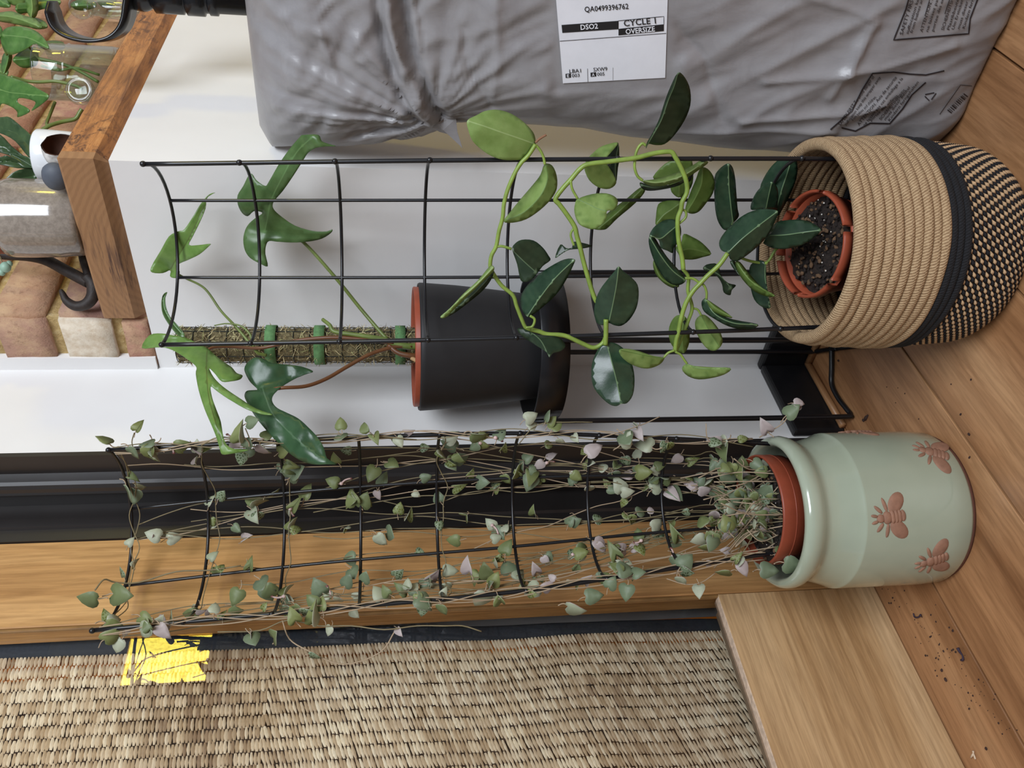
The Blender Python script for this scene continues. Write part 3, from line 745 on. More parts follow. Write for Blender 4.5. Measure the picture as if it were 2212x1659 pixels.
def sheet(name, quad, nx, ny, mat, parent, lift):        # quad in photo px: corners tl, tr, br, bl, draped on the bag
    V = []; Fc = []
    for j in range(ny + 1):
        for i in range(nx + 1):
            u, w = i/nx, j/ny
            x = (quad[0][0]*(1-u) + quad[1][0]*u)*(1-w) + (quad[3][0]*(1-u) + quad[2][0]*u)*w
            y = (quad[0][1]*(1-u) + quad[1][1]*u)*(1-w) + (quad[3][1]*(1-u) + quad[2][1]*u)*w
            V.append(on_bag(x, y, lift))
    for j in range(ny):
        for i in range(nx):
            q = j*(nx+1) + i; Fc.append((q, q+nx+1, q+nx+2, q+1))
    return mk(name, V, Fc, mat, parent, True)
lblq = [(1189, -150), (1447, -150), (1437, 168), (1216, 180)]
lab = sheet('paper_label', lblq, 10, 14, PAPER, bag, 0.0012)
lab['label'] = 'white printed shipping label'
_tmp = bpy.data.objects
def text_mesh(s, bold=0.0):
    cu = bpy.data.curves.new('txt', 'FONT'); cu.body = s; cu.size = 1.0; cu.offset = bold; cu.resolution_u = 2; cu.fill_mode = 'FRONT'
    ob = bpy.data.objects.new('txt', cu); COL.objects.link(ob)
    dg = bpy.context.evaluated_depsgraph_get(); dg.update()
    me = bpy.data.meshes.new_from_object(ob.evaluated_get(dg))
    vs = [q.co.copy() for q in me.vertices]; fs = [tuple(p.vertices) for p in me.polygons]
    bpy.data.objects.remove(ob, do_unlink=True); bpy.data.curves.remove(cu); bpy.data.meshes.remove(me)
    return vs, fs
def text_on_bag(s, p0, p1, h, mat, parent, lift=0.0018, bold=0.01, name='print'):
    vs, fs = text_mesh(s, bold)
    x0 = min(q.x for q in vs); x1 = max(q.x for q in vs); cap = 0.73
    dx, dy = p1[0]-p0[0], p1[1]-p0[1]; L = math.hypot(dx, dy); ux, uy = dx/L, dy/L; nx_, ny_ = uy, -ux
    V = []
    for q in vs:
        u = (q.x - x0)/(x1 - x0); w = q.y/cap*h
        V.append(on_bag(p0[0] + dx*u + nx_*w, p0[1] + dy*u + ny_*w, lift))
    return mk(name, V, [tuple(reversed(f_)) for f_ in fs], mat, parent, False)
def bar_on_bag(quad, mat, parent, lift=0.0016, nx=6, name='printed_bar'): return sheet(name, quad, nx, 1, mat, parent, lift)
def line_on_bag(pts, wpx, mat, parent, lift=0.0016, closed=False, name='printed_line'):
    V = []; Fc = []
    P = []
    for i in range(len(pts) - (0 if closed else 1)):
        a_, b_ = pts[i], pts[(i+1) % len(pts)]; L = math.hypot(b_[0]-a_[0], b_[1]-a_[1]); k = max(2, int(L/8))
        for q in range(k): P.append((a_[0] + (b_[0]-a_[0])*q/k, a_[1] + (b_[1]-a_[1])*q/k))
    P.append(pts[0] if closed else pts[-1])
    for i, (x, y) in enumerate(P):
        x0, y0 = P[max(0, i-1)]; x1, y1 = P[min(len(P)-1, i+1)]; L = math.hypot(x1-x0, y1-y0) or 1; nx_, ny_ = -(y1-y0)/L, (x1-x0)/L
        V += [on_bag(x + nx_*wpx/2, y + ny_*wpx/2, lift), on_bag(x - nx_*wpx/2, y - ny_*wpx/2, lift)]
    for i in range(len(P)-1): Fc.append((2*i, 2*i+2, 2*i+3, 2*i+1))
    return mk(name, V, Fc, mat, parent, False)
text_on_bag('QA0499396762', (1263, 26), (1358, 19), 12, INK, lab)
bar_on_bag([(1213, 54), (1335.5, 45), (1336, 63), (1214.7, 71)], INK, lab)
text_on_bag('DSO2', (1254.5, 64.5), (1292, 61.5), 11.5, PAPER, lab, 0.0021, 0.02)
line_on_bag([(1335.5, 45), (1434, 35.5), (1434, 53), (1335.5, 63)], 1.2, INK, lab, closed=True)
text_on_bag('CYCLE 1', (1348, 57), (1417, 50.5), 14, INK, lab, 0.0021, 0.012)
bar_on_bag([(1336, 62.5), (1434, 53), (1434, 67), (1336, 76.5)], INK, lab)
text_on_bag('OVERSIZE', (1352, 74), (1415, 67.5), 11.5, PAPER, lab, 0.0021, 0.02)
line_on_bag([(1209, 89), (1439, 72)], 1.1, INK, lab)
line_on_bag([(1269, 148), (1270, 177)], 0.8, INK, lab); line_on_bag([(1324, 146), (1324, 173)], 0.5, INK, lab)
text_on_bag('LBA1', (1230, 158), (1255, 156.5), 8.5, INK, lab, 0.0019, 0.005); text_on_bag('SXW9', (1282, 154.5), (1312, 152.5), 8.5, INK, lab, 0.0019, 0.005)
bar_on_bag([(1221.5, 159.5), (1233, 158.5), (1233.5, 167.5), (1222, 168.5)], INK, lab, nx=1); text_on_bag('E', (1225, 167), (1229.5, 166.7), 6.5, PAPER, lab, 0.0021, 0.02)
bar_on_bag([(1275.5, 157), (1287.5, 156), (1288, 165), (1276, 166)], INK, lab, nx=1); text_on_bag('A', (1279, 164.6), (1284.5, 164.2), 6.5, PAPER, lab, 0.0021, 0.02)
text_on_bag('003', (1235.5, 167), (1252, 165.8), 7.5, INK, lab, 0.0019, 0.005); text_on_bag('005', (1290, 164), (1306, 162.8), 7.5, INK, lab, 0.0019, 0.005)
# printed safety panels
S1 = [(1962, 0), (1930.5, 86.5), (2092.5, 73), (2098, 50), (2112, 0)]
line_on_bag([(1975, -45), (1957, 20), (1930.5, 86.5), (2092.5, 73), (2096, 40), (2115, -10)], 3.2, INK2, bag, 0.001)
l1 = [('SAFETY FIRST To avoid', 1950, 76, 8), ('suffocation keep this', 1962, 74, 6.5), ('from babies and', 1971, 72, 6.5), ('ATTENTION. Avis de', 1993, 70, 7), ('ne laissez pas cet', 2005, 69, 6.5), ('portee des enfants', 2017, 68, 6.5), ('SICHERHEITSHINWEIS', 2039, 66, 7), ('Plastikbeutel fern', 2051, 65, 6.5), ('Um Ersticken zu', 2061, 64, 6.5), ('muss dieser Beutel', 2073, 63, 6.5), ('Kindern ferngehalten', 2084, 62, 6.5)]
for s, x, y, h in l1:
    L = 6.0*len(s)*h/7; text_on_bag(s, (x, y), (x + L*0.30, y - L*0.95), h, INK2, bag, 0.001, 0.004)
line_on_bag([(1998, 34), (2008, 0)], 1.6, INK2, bag, 0.001); line_on_bag([(2041, 30), (2051, 0)], 1.6, INK2, bag, 0.001)
line_on_bag([(1794, 280), (1840, 240), (1862, 195), (1885, 159), (1930, 156), (1965, 160), (2000, 162), (2040, 153)], 3.0, INK2, bag, 0.001)
line_on_bag([(1818, 276), (1848, 283), (1880, 266), (1922, 267), (1950, 235), (1970, 205), (2000, 178)], 3.0, INK2, bag, 0.001)
l2 = [('SAFETY FIRST To avoid danger of', (1816, 272), (1890, 166), 7.5), ('suffocation keep this wrapper away', (1828, 272), (1903, 168), 6.5), ('from babies and children.', (1842, 262), (1894, 210), 6.5), ('ATTENTION. Avis de securite', (1856, 272), (1938, 168), 7), ('ne laissez pas cet emballage a la', (1868, 273), (1951, 170), 6.5), ('portee des enfants', (1882, 262), (1940, 208), 6), ('SICHERHEITSHINWEIS', (1903, 260), (1957, 196), 6.5), ('muss dieser Beutel', (1913, 260), (1966, 190), 6), ('Kindern ferngehalten', (1922, 262), (1985, 178), 6)]
for s, a_, b_, h in l2: text_on_bag(s, a_, b_, h, INK2, bag, 0.001, 0.003)
tri = [(1995, 205), (2024, 199), (2009, 219)]
for i in range(3):
    a_, b_ = tri[i], tri[(i+1) % 3]
    line_on_bag([(a_[0]*0.88 + b_[0]*0.12, a_[1]*0.88 + b_[1]*0.12), (a_[0]*0.2 + b_[0]*0.8, a_[1]*0.2 + b_[1]*0.8)], 2.4, INK2, bag, 0.001, name='recycling_mark')
line_on_bag([(2030, 247), (2075, 184), (2100, 186)], 1.4, INK2, bag, 0.001)
for i, w in enumerate((4, 2, 3, 5, 2, 2, 4, 3, 2, 5, 2, 4)):
    q = i/12; x, y = 2046 + 38*q, 238 - 38*q
    bar_on_bag([(x, y), (x + w*0.45, y - w*0.45), (x + w*0.45 + 9, y - w*0.45 + 7), (x + 9, y + 7)], INK2, bag, 0.001, 1, 'barcode_bar')

# ================================================================== LEAVES: helpers
def leafmat(name, dark, light, rib, rough=0.32, trans=0.25, vein=0.35, spec=0.5):
    t = NT(name)
    n1 = t.noise(t.coord(), 55, 4, 0.6); n2 = t.noise(t.coord(), 300, 3, 0.6)
    c = t.ramp(n1, [(0.3, dark), (0.7, light)])
    a = t.new('ShaderNodeAttribute', attribute_name='rib')
    c = t.mix(a.outputs['Fac'], c, rib)
    b = t.new('ShaderNodeAttribute', attribute_name='vein')
    mv = t.new('ShaderNodeMath', operation='MULTIPLY'); mv.inputs[1].default_value = vein; t.link(b.outputs['Fac'], mv.inputs[0])
    c = t.mix(mv.outputs[0], c, rib)
    t.set(Base_Color=c, Roughness=rough); t.p.inputs['Specular IOR Level'].default_value = spec
    t.bump(t.mix(0.5, n1, n2), 0.12, 0.001)
    tl_ = t.new('ShaderNodeBsdfTranslucent'); t.link(c, tl_.inputs['Color'])
    ms = t.new('ShaderNodeMixShader'); ms.inputs[0].default_value = trans
    t.link(t.p.outputs[0], ms.inputs[1]); t.link(tl_.outputs[0], ms.inputs[2]); t.link(ms.outputs[0], t.out.inputs['Surface'])
    return t.m
def inside(p, poly):
    x, y = p; c = False; n = len(poly); j = n - 1
    for i in range(n):
        xi, yi = poly[i]; xj, yj = poly[j]
        if (yi > y) != (yj > y) and x < (xj - xi)*(y - yi)/(yj - yi) + xi: c = not c
        j = i
    return c
def pl_d(p, pts):
    best = 1e9; par = 0
    for i in range(len(pts) - 1):
        ax, ay = pts[i]; bx, by = pts[i+1]; dx, dy = bx-ax, by-ay; L = dx*dx + dy*dy or 1e-9
        q = max(0, min(1, ((p[0]-ax)*dx + (p[1]-ay)*dy)/L)); d = math.hypot(p[0]-ax-dx*q, p[1]-ay-dy*q)
        if d < best: best = d; par = (i + q)/(len(pts) - 1)
    return best, par
def poly_leaf(name, outline, rib, d0, d1, mat, parent, fold=0.004, curl=0.0, step=9.0, veins=7, wav=0.001, seed=0.0, ribw=2.2, smooth_outline=True, thick=0.0007):
    """A leaf of real size at its own distance: outline and midrib from the photo, depth runs d0 (stalk) to d1 (tip),
    the two halves fold along the midrib, the blade curls along its length."""
    O = [Vector((x, y, 0)) for x, y in outline]
    if smooth_outline: O = catmull(O, 3, True)
    o2 = [(p.x, p.y) for p in O]
    xs_ = [p[0] for p in o2]; ys_ = [p[1] for p in o2]
    pts = [Vector(p) for p in o2]; n = len(pts)
    rp = [(p.x, p.y) for p in catmull([Vector((x, y, 0)) for x, y in rib], 6)]
    pts += [Vector(p) for p in rp if inside(p, o2)]
    for i in range(1, len(rp) - 1):
        tx, ty = rp[i+1][0] - rp[i-1][0], rp[i+1][1] - rp[i-1][1]; tl_ = math.hypot(tx, ty) or 1
        for s_ in (-1, 1):
            p = (rp[i][0] - s_*ty/tl_*ribw, rp[i][1] + s_*tx/tl_*ribw)
            if inside(p, o2): pts.append(Vector(p))
    gy = min(ys_) + step/2; row = 0
    while gy < max(ys_):
        gx = min(xs_) + step/2 + (step/2 if row % 2 else 0)
        while gx < max(xs_):
            if inside((gx, gy), o2):
                dd, _ = pl_d((gx, gy), rp)
                de, _ = pl_d((gx, gy), o2 + [o2[0]])
                if dd > step*0.45 and de > step*0.35: pts.append(Vector((gx, gy)))
            gx += step
        gy += step*0.87; row += 1
    res = delaunay_2d_cdt([p.to_2d() if len(p) > 2 else p for p in pts], [(i, (i+1) % n) for i in range(n)], [], 1, 0.01)
    vs, fs = res[0], res[2]
    V = []; ribv = []; vein = []; wmax = 1e-6
    info = [pl_d((p.x, p.y), rp) for p in vs]
    wmax = max(i[0] for i in info)
    for p, (dd, q) in zip(vs, info):
        d = d0 + (d1 - d0)*q + curl*(q*q - q) + fold*(dd/wmax) + wav*nz(p.x*0.03, p.y*0.03, seed)
        V.append(at(p.x, p.y, d)); ribv.append(1.0 if dd < 0.35*ribw else 0.0)
        s_ = (q*veins*2 - dd/wmax*1.2) % 1.0
        vein.append(max(0, 1 - abs(s_ - 0.5)*7) if dd > ribw else 0)
    m = len(V)
    F2 = [tuple(f_) for f_ in fs]
    # orient towards the camera
    def nrm(f_): return (V[f_[1]] - V[f_[0]]).cross(V[f_[2]] - V[f_[0]])
    F2 = [f_ if nrm(f_).dot(CF) < 0 else tuple(reversed(f_)) for f_ in F2]
    vn = [Vector((0, 0, 0)) for _ in V]
    for f_ in F2:
        q = nrm(f_)
        for i in f_: vn[i] += q
    B = [p - (q.normalized() if q.length > 0 else -CF)*thick for p, q in zip(V, vn)]
    edges = {}
    for f_ in F2:
        for i in range(len(f_)):
            e = (f_[i], f_[(i+1) % len(f_)]); edges[e] = 1
    side = [(b_, a_, a_ + m, b_ + m) for (a_, b_) in edges if (b_, a_) not in edges]
    o = mk(name, V + B, F2 + [tuple(i + m for i in reversed(f_)) for f_ in F2] + side, mat, parent)
    for nm, dat in (('rib', ribv), ('vein', vein)):
        at_ = o.data.attributes.new(nm, 'FLOAT', 'POINT'); at_.data.foreach_set('value', dat + dat)
    return o
def stem(name, pts, r, mat, parent, per=6, n=7):
    """pts: (x, y, depth) photo positions with distance"""
    P = catmull([at(*p) for p in pts], per)
    rr_ = r if not isinstance(r, (tuple, list)) else [r[0] + (r[1] - r[0])*i/(len(P) - 1) for i in range(len(P))]
    V, Fc = tube(P, rr_, n); return mk(name, V, Fc, mat, parent)
def Z(ox, oy, pts, s=3.95): return [(ox + x/s, oy + y/s) for x, y in pts]
def dY(x, y, b): return depth(onY(x, y, b))

# ================================================================== PLANT STAND WITH BLACK POT
STC = Vector((-0.667, 0.783, 0))
MATTEBLACK = plain('matte_black_ceramic', rgb(34, 33, 34), 0.55, 0.4, var=0.10, scale=40)
stand = thing('plant_stand', 'black metal plant stand with round tray and thin rod legs, behind the basket', 'plant stand', STC)
TZ = 0.405
V, Fc = lathe([(0.086, TZ), (0.0905, TZ + 0.001), (0.0915, TZ + 0.034), (0.0905, TZ + 0.036), (0.0890, TZ + 0.035), (0.0878, TZ + 0.006), (0.02, TZ + 0.005)], STC, 64); mk('tray', V, Fc, WIRE, stand)
rl = 0.0034
def leg(pts): V, Fc = tube(catmull(pts, 6), rl, 10); return mk('leg', V, Fc, WIRE, stand)
leg([(-0.7325, 0.7170, TZ + 0.035), (-0.7335, 0.7175, 0.25), (-0.7345, 0.7185, 0.03), (-0.7350, 0.7220, 0.006), (-0.7365, 0.7350, 0.0045), (-0.7400, 0.7600, 0.0045), (-0.7370, 0.7850, 0.0045), (-0.7200, 0.8010, 0.0045), (-0.6900, 0.8280, 0.0045)])
leg([(-0.6010, 0.8480, TZ + 0.035), (-0.5990, 0.8500, 0.25), (-0.5970, 0.8520, 0.02), (-0.605, 0.8500, 0.0045), (-0.640, 0.8450, 0.0045), (-0.6900, 0.8280, 0.0045)])
leg([(-0.6015, 0.7180, TZ + 0.035), (-0.6010, 0.7170, 0.25), (-0.6000, 0.7160, 0.02), (-0.604, 0.7190, 0.0045), (-0.66, 0.775, 0.0045), (-0.6900, 0.8060, 0.0045)])
leg([(-0.7330, 0.8490, TZ + 0.035), (-0.7340, 0.8500, 0.25), (-0.7345, 0.8505, 0.02), (-0.7300, 0.8460, 0.0045), (-0.7100, 0.826, 0.0045), (-0.6900, 0.8060, 0.0045)])
bpot = thing('plant_pot', 'matte black tapered plant pot standing in the black plant stand', 'pot', STC + Vector((0, 0, TZ + 0.006)))
pb = TZ + 0.0065
V, Fc = lathe([(0.050, pb), (0.0585, pb + 0.002), (0.0625, pb + 0.010), (0.0670, pb + 0.040), (0.0715, pb + 0.080), (0.0755, pb + 0.120), (0.0780, 0.570), (0.0782, 0.5745), (0.0770, 0.5765), (0.0750, 0.5755), (0.0735, 0.560), (0.055, pb + 0.01), (0.01, pb + 0.008)], STC, 72); mk('pot_body', V, Fc, MATTEBLACK, bpot)
ipot = thing('inner_pot', 'terracotta plastic grow pot showing its rim inside the matte black pot', 'pot', STC + Vector((0, 0, pb + 0.011)))
V, Fc = lathe([(0.050, pb + 0.011), (0.0705, 0.560), (0.0725, 0.5625), (0.0733, 0.5815), (0.0722, 0.5825), (0.0705, 0.580), (0.0690, 0.560), (0.045, pb + 0.02), (0.01, pb + 0.02)], STC, 56); mk('pot_body', V, Fc, TERRA2, ipot)
soil_disc('soil', STC + Vector((0, 0, 0.562)), 0.068, ipot, 0.004, None, 12.0)

# ------------------------------------------------------------------ moss pole
t = NT('dry_moss'); n1 = t.noise(t.coord(), 220, 6, 0.75, 1.0)
t.set(Base_Color=t.ramp(n1, [(0.3, rgb(76, 64, 46)), (0.5, rgb(150, 136, 96)), (0.65, rgb(186, 172, 126)), (0.8, rgb(150, 152, 96))]), Roughness=0.95); t.bump(n1, 1.0, 0.006); MOSS = t.m
t = NT('moss_fibre'); r_ = t.new('ShaderNodeAttribute', attribute_name='tone')
t.set(Base_Color=t.ramp(r_.outputs['Fac'], [(0.0, rgb(104, 84, 58)), (0.4, rgb(176, 160, 114)), (0.7, rgb(208, 194, 150)), (1.0, rgb(152, 160, 100))]), Roughness=0.9); FIBRE = t.m
TIE = plain('green_hook_tape', rgb(92, 134, 84), 0.8, var=0.2, scale=260, bump=0.3)
NET = plain('dark_green_netting', rgb(24, 32, 26), 0.5)
dpt, dpb = 0.995, 1.035
PA = at(384, 745, dpt); PB = STC + Vector((-0.006, 0.010, 0.44))
_pb = proj(PB)
pole = thing('moss_pole', 'moss pole wrapped in dark netting, standing upright in the matte black pot', 'moss pole', PB)
def pole_pt(t_): return PA.lerp(PB, t_)
PR = 0.0200
ax_ = (PB - PA).normalized(); e1_ = ax_.orthogonal().normalized(); e2_ = ax_.cross(e1_)
V = []; Fc = []; NN, MM = 120, 22
for i in range(NN + 1):
    q = i/NN; c_ = pole_pt(q)
    for k in range(MM):
        a = 2*PI*k/MM; r = PR*(1 + 0.10*nz(q*70, math.cos(a)*3, math.sin(a)*3) + 0.10*nz(q*200, math.cos(a)*9, math.sin(a)*9))
        if i == 0: r *= 0.75
        V.append(c_ + (e1_*math.cos(a) + e2_*math.sin(a))*r)
for i in range(NN):
    for k in range(MM): Fc.append((i*MM+k, i*MM+(k+1) % MM, (i+1)*MM+(k+1) % MM, (i+1)*MM+k))
Fc.append(tuple(reversed(range(MM))))
mk('moss_core', V, Fc, MOSS, pole)
V = []; Fc = []; tone = []
for i in range(2600):
    q = random.random()*0.86; a = random.random()*2*PI; c_ = pole_pt(q) + (e1_*math.cos(a) + e2_*math.sin(a))*PR*random.uniform(0.95, 1.05)
    er = (e1_*math.cos(a) + e2_*math.sin(a)); et = ax_.cross(er)
    dr = (ax_*random.uniform(-1, 1) + et*random.uniform(-1, 1) + er*random.uniform(-0.1, 0.30)).normalized(); L = random.uniform(0.006, 0.015); w_ = random.uniform(0.00025, 0.0005)
    sd = dr.cross(er).normalized()
    p1 = c_ + dr*L*0.5 + er*0.0012; p2 = c_ + dr*L*0.8 + et*random.uniform(-0.004, 0.004) + er*random.uniform(-0.001, 0.0025)
    n0 = len(V); V += [c_ - sd*w_, c_ + sd*w_, p1 - sd*w_ + er*w_, p1 + sd*w_, p2]
    Fc += [(n0, n0+1, n0+3, n0+2), (n0+2, n0+3, n0+4)]; tone += [random.random()]*2
o = mk('moss_fibres', V, Fc, FIBRE, pole); o['kind'] = 'stuff'
o.data.attributes.new('tone', 'FLOAT', 'FACE').data.foreach_set('value', tone)
net = MB()
for i in range(19):
    c_ = pole_pt(0.005 + i*0.0455); net.add(tube([c_ + (e1_*math.cos(a) + e2_*math.sin(a))*PR*(1.06 + 0.03*nz(i, a)) + ax_*0.001*nz(i*3.1, a*2) for a in [2*PI*k/20 for k in range(20)]], 0.00055, 5, True))
for k in range(8):
    a = 2*PI*k/8; net.add(tube([pole_pt(0.005 + q*0.84/30) + (e1_*math.cos(a) + e2_*math.sin(a))*PR*(1.06 + 0.03*nz(q*0.7, k)) for q in range(31)], 0.00055, 5))
net.build('netting', NET, pole)
def tie(x):
    y0 = 718; best = min(range(200), key=lambda i: abs(proj(pole_pt(i/200))[0] - x)); c_ = pole_pt(best/200)
    V = []; Fc = []; n = 40
    for k in range(n):
        a = 2*PI*k/n; er = e1_*math.cos(a) + e2_*math.sin(a); r = PR*1.17 + 0.0006*math.sin(a*2)
        for (dx, rr_) in ((-0.0062, r - 0.0005), (-0.0062, r + 0.0006), (0.0062, r + 0.0006), (0.0062, r - 0.0005)): V.append(c_ + er*rr_ + ax_*dx)
    for k in range(n):
        for q in range(4): Fc.append((k*4+q, ((k+1) % n)*4+q, ((k+1) % n)*4+(q+1) % 4, k*4+(q+1) % 4))
    return mk('plant_tie', V, Fc, TIE, pole)
for x in (587, 692, 866): tie(x)

# ------------------------------------------------------------------ philodendron
PH_L = leafmat('philodendron_young_leaf', rgb(104, 142, 66), rgb(132, 166, 88), rgb(92, 108, 50), 0.35, 0.3, 0.12)
PH_M = leafmat('philodendron_leaf', rgb(74, 106, 56), rgb(98, 128, 76), rgb(112, 148, 92), 0.33, 0.25, 0.08)
PH_D = leafmat('philodendron_dark_leaf', rgb(44, 74, 46), rgb(60, 92, 60), rgb(84, 112, 82), 0.3, 0.12, 0.06)
PETI = plain('green_petiole', rgb(104, 120, 58), 0.4, var=0.2, scale=60)
PETR = plain('red_brown_petiole', rgb(104, 66, 38), 0.4, var=0.25, scale=40)
philo = thing('philodendron', 'philodendron with large lobed green leaves climbing the moss pole in the black pot', 'plant', STC + Vector((0, 0, 0.563)))
p1 = Z(0, 400, [(1455,725),(1390,750),(1300,745),(1290,700),(1370,560),(1440,440),(1520,395),(1570,380),(1640,280),(1700,180),(1745,120),(1790,75),(1835,63),(1800,82),(1765,115),(1750,200),(1700,320),(1640,440),(1610,510),(1700,510),(1790,500),(1780,520),(1700,590),(1600,640),(1540,665),(1510,690),(1530,740),(1520,785),(1480,790),(1450,775)])
poly_leaf('leaf', p1, [(368,583),(376,568),(390,545),(405,520),(430,470),(452,421)], dY(368,583,0.838), dY(450,425,0.845), PH_L, philo, -0.012, 0.03, 8, 5, 0.002, 1.0)
p2 = Z(300, 250, [(1045,822),(980,815),(930,858),(880,830),(845,760),(842,680),(890,600),(935,510),(965,500),(1000,550),(1075,600),(1110,560),(1190,420),(1280,290),(1370,185),(1400,165),(1530,162),(1560,215),(1620,240),(1680,258),(1600,262),(1510,275),(1440,320),(1390,400),(1320,510),(1230,640),(1160,720),(1140,760),(1150,800),(1200,850),(1330,940),(1480,985),(1600,990),(1650,970),(1640,1000),(1560,1050),(1440,1075),(1300,1082),(1180,1075),(1110,1070),(1085,1110),(1080,1180),(1100,1285),(1030,1260),(950,1215),(905,1150),(890,1060),(905,980),(940,920),(1000,870),(1045,842)])
poly_leaf('leaf', p2, [(572,500),(578,470),(585,435),(605,392),(640,330),(672,298)], dY(575,490,0.832), dY(660,310,0.80), PH_M, philo, 0.012, -0.02, 9, 6, 0.004, 2.0)
p3 = Z(300, 600, [(25,595),(90,490),(200,475),(310,495),(400,510),(500,560),(590,605),(640,650),(720,715),(790,760),(835,812),(885,832),(865,865),(790,882),(708,885),(650,820),(600,770),(640,850),(720,930),(850,1020),(1000,1115),(1142,1165),(1040,1162),(900,1110),(760,1030),(660,960),(612,928),(625,1020),(660,1120),(700,1230),(722,1370),(765,1440),(830,1462),(935,1468),(880,1487),(790,1502),(712,1508),(690,1460),(660,1360),(620,1260),(560,1120),(510,960),(485,820),(492,770),(460,730),(350,650),(250,600),(150,592)])
poly_leaf('leaf', p3, [(448,752),(446,790),(450,850),(462,900),(482,960)], 0.945, 0.855, PH_L, philo, 0.018, 0.03, 9, 6, 0.006, 3.0)
p3b = Z(300, 600, [(240,125),(222,170),(228,250),(260,330),(330,410),(385,480),(380,505),(330,485),(260,400),(208,310),(195,220),(208,150)])
poly_leaf('leaf', p3b, [(394,722),(375,700),(356,670),(353,645),(360,633)], 0.945, 0.95, PH_M, philo, -0.006, 0, 7, 4, 0.001, 4.0)
p4 = Z(300, 600, [(1060,690),(1130,725),(1250,740),(1380,755),(1485,795),(1440,815),(1350,850),(1250,905),(1180,960),(1140,1010),(1140,1060),(1180,1110),(1260,1150),(1360,1200),(1450,1280),(1530,1370),(1580,1460),(1605,1540),(1690,1592),(1600,1592),(1500,1594),(1400,1570),(1300,1510),(1200,1420),(1130,1350),(1060,1270),(990,1180),(930,1080),(900,1010),(920,965),(980,958),(1010,950),(950,890),(910,820),(900,770),(930,720),(990,680)])
poly_leaf('leaf', p4, [(566,835),(575,862),(592,898),(640,948),(700,995)], 0.93, 0.852, PH_D, philo, 0.016, 0.02, 9, 7, 0.005, 5.0)
dS = 0.985
stem('petiole', [(368,583,dY(368,583,0.838)),(399,600,dY(399,600,0.836)),(442,623,dY(442,623,0.83)),(477,671,0.985),(510,706,0.975),(538,739,0.972),(560,764,0.978)], (0.0012, 0.0018), PETI, philo)
stem('petiole', [(575,492,dY(575,492,0.834)),(620,508,dY(620,508,0.842)),(655,523,dY(655,523,0.838)),(725,600,dY(725,600,0.815)),(780,668,0.99),(834,730,0.985),(850,738,0.99)], (0.0018, 0.0024), PETI, philo)
stem('petiole', [(568,845,0.93),(607,838,0.925),(660,834,0.935),(705,818,0.95),(750,792,0.965),(800,765,0.975),(850,750,0.985),(890,748,0.99)], (0.0020, 0.0026), PETR, philo)
stem('petiole', [(446,800,0.943),(448,765,0.946),(458,751,0.95),(500,749,0.962),(560,752,0.97),(610,742,0.972),(660,733,0.974),(730,729,0.976),(800,735,0.98),(850,740,0.985)], (0.0016, 0.0026), PETR, philo)
stem('petiole_sheath', [(463,703,0.975),(490,699,0.973),(520,704,0.971),(540,722,0.97),(546,745,0.971),(556,762,0.974),(575,768,0.98)], (0.0006, 0.0022), PETI, philo)
stem('petiole_sheath', [(697,690,0.985),(712,702,0.979),(722,716,0.977),(760,722,0.978),(800,728,0.98),(838,734,0.984)], (0.0022, 0.0032), PETI, philo)
stem('main_stem', [(828,735,0.985),(850,742,0.987),(880,748,0.99),(905,748,0.995),(926,748,1.0)], (0.0036, 0.0046), PETI, philo)
stem('main_stem', [(838,745,0.985),(860,762,0.984),(885,768,0.985),(910,770,0.99),(928,772,0.995)], (0.0028, 0.0042), PETR, philo)
stem('aerial_root', [(889,773,0.985),(900,779,0.983),(915,784,0.985),(926,785,0.99)], (0.0026, 0.0022), plain('tan_root', rgb(176, 140, 96), 0.7, var=0.2), philo)

# ================================================================== WAX-LEAVED CLIMBER IN THE BASKET
HL = leafmat('climber_leaf_underside', rgb(132, 160, 84), rgb(158, 184, 110), rgb(184, 206, 142), 0.45, 0.35, -0.0, 0.4)
HLv = leafmat('climber_light_leaf', rgb(138, 166, 88), rgb(164, 190, 114), rgb(108, 140, 70), 0.45, 0.35, 0.8, 0.4)
HM = leafmat('climber_mid_leaf', rgb(90, 118, 52), rgb(118, 144, 72), rgb(128, 152, 84), 0.4, 0.3, 0.2, 0.4)
HD = leafmat('climber_dark_leaf', rgb(32, 54, 38), rgb(48, 72, 52), rgb(120, 146, 104), 0.26, 0.08, 0.05, 0.5)
HDM = leafmat('climber_dull_green_leaf', rgb(30, 46, 30), rgb(44, 60, 40), rgb(96, 116, 84), 0.35, 0.08, 0.1, 0.4)  # duller, slightly darker green than the other dark leaves
VINE = plain('green_vine_stem', rgb(128, 152, 66), 0.42, var=0.2, scale=80)
TWIG = plain('brown_twig', rgb(136, 98, 72), 0.8)
hoya = thing('climbing_plant', 'climbing plant with thick oval green leaves twining round the basket trellis', 'plant', BSK + Vector((0, 0, 0.15)))
def dch(x, y): return 0.805 + (y - 345)*(0.868 - 0.805)/390 + max(0, (x - 1100))*0.00002
A_, B_, C_, D_, E_ = (980, 180), (1300, 300), (1000, 600), (840, 560), (1000, 0)
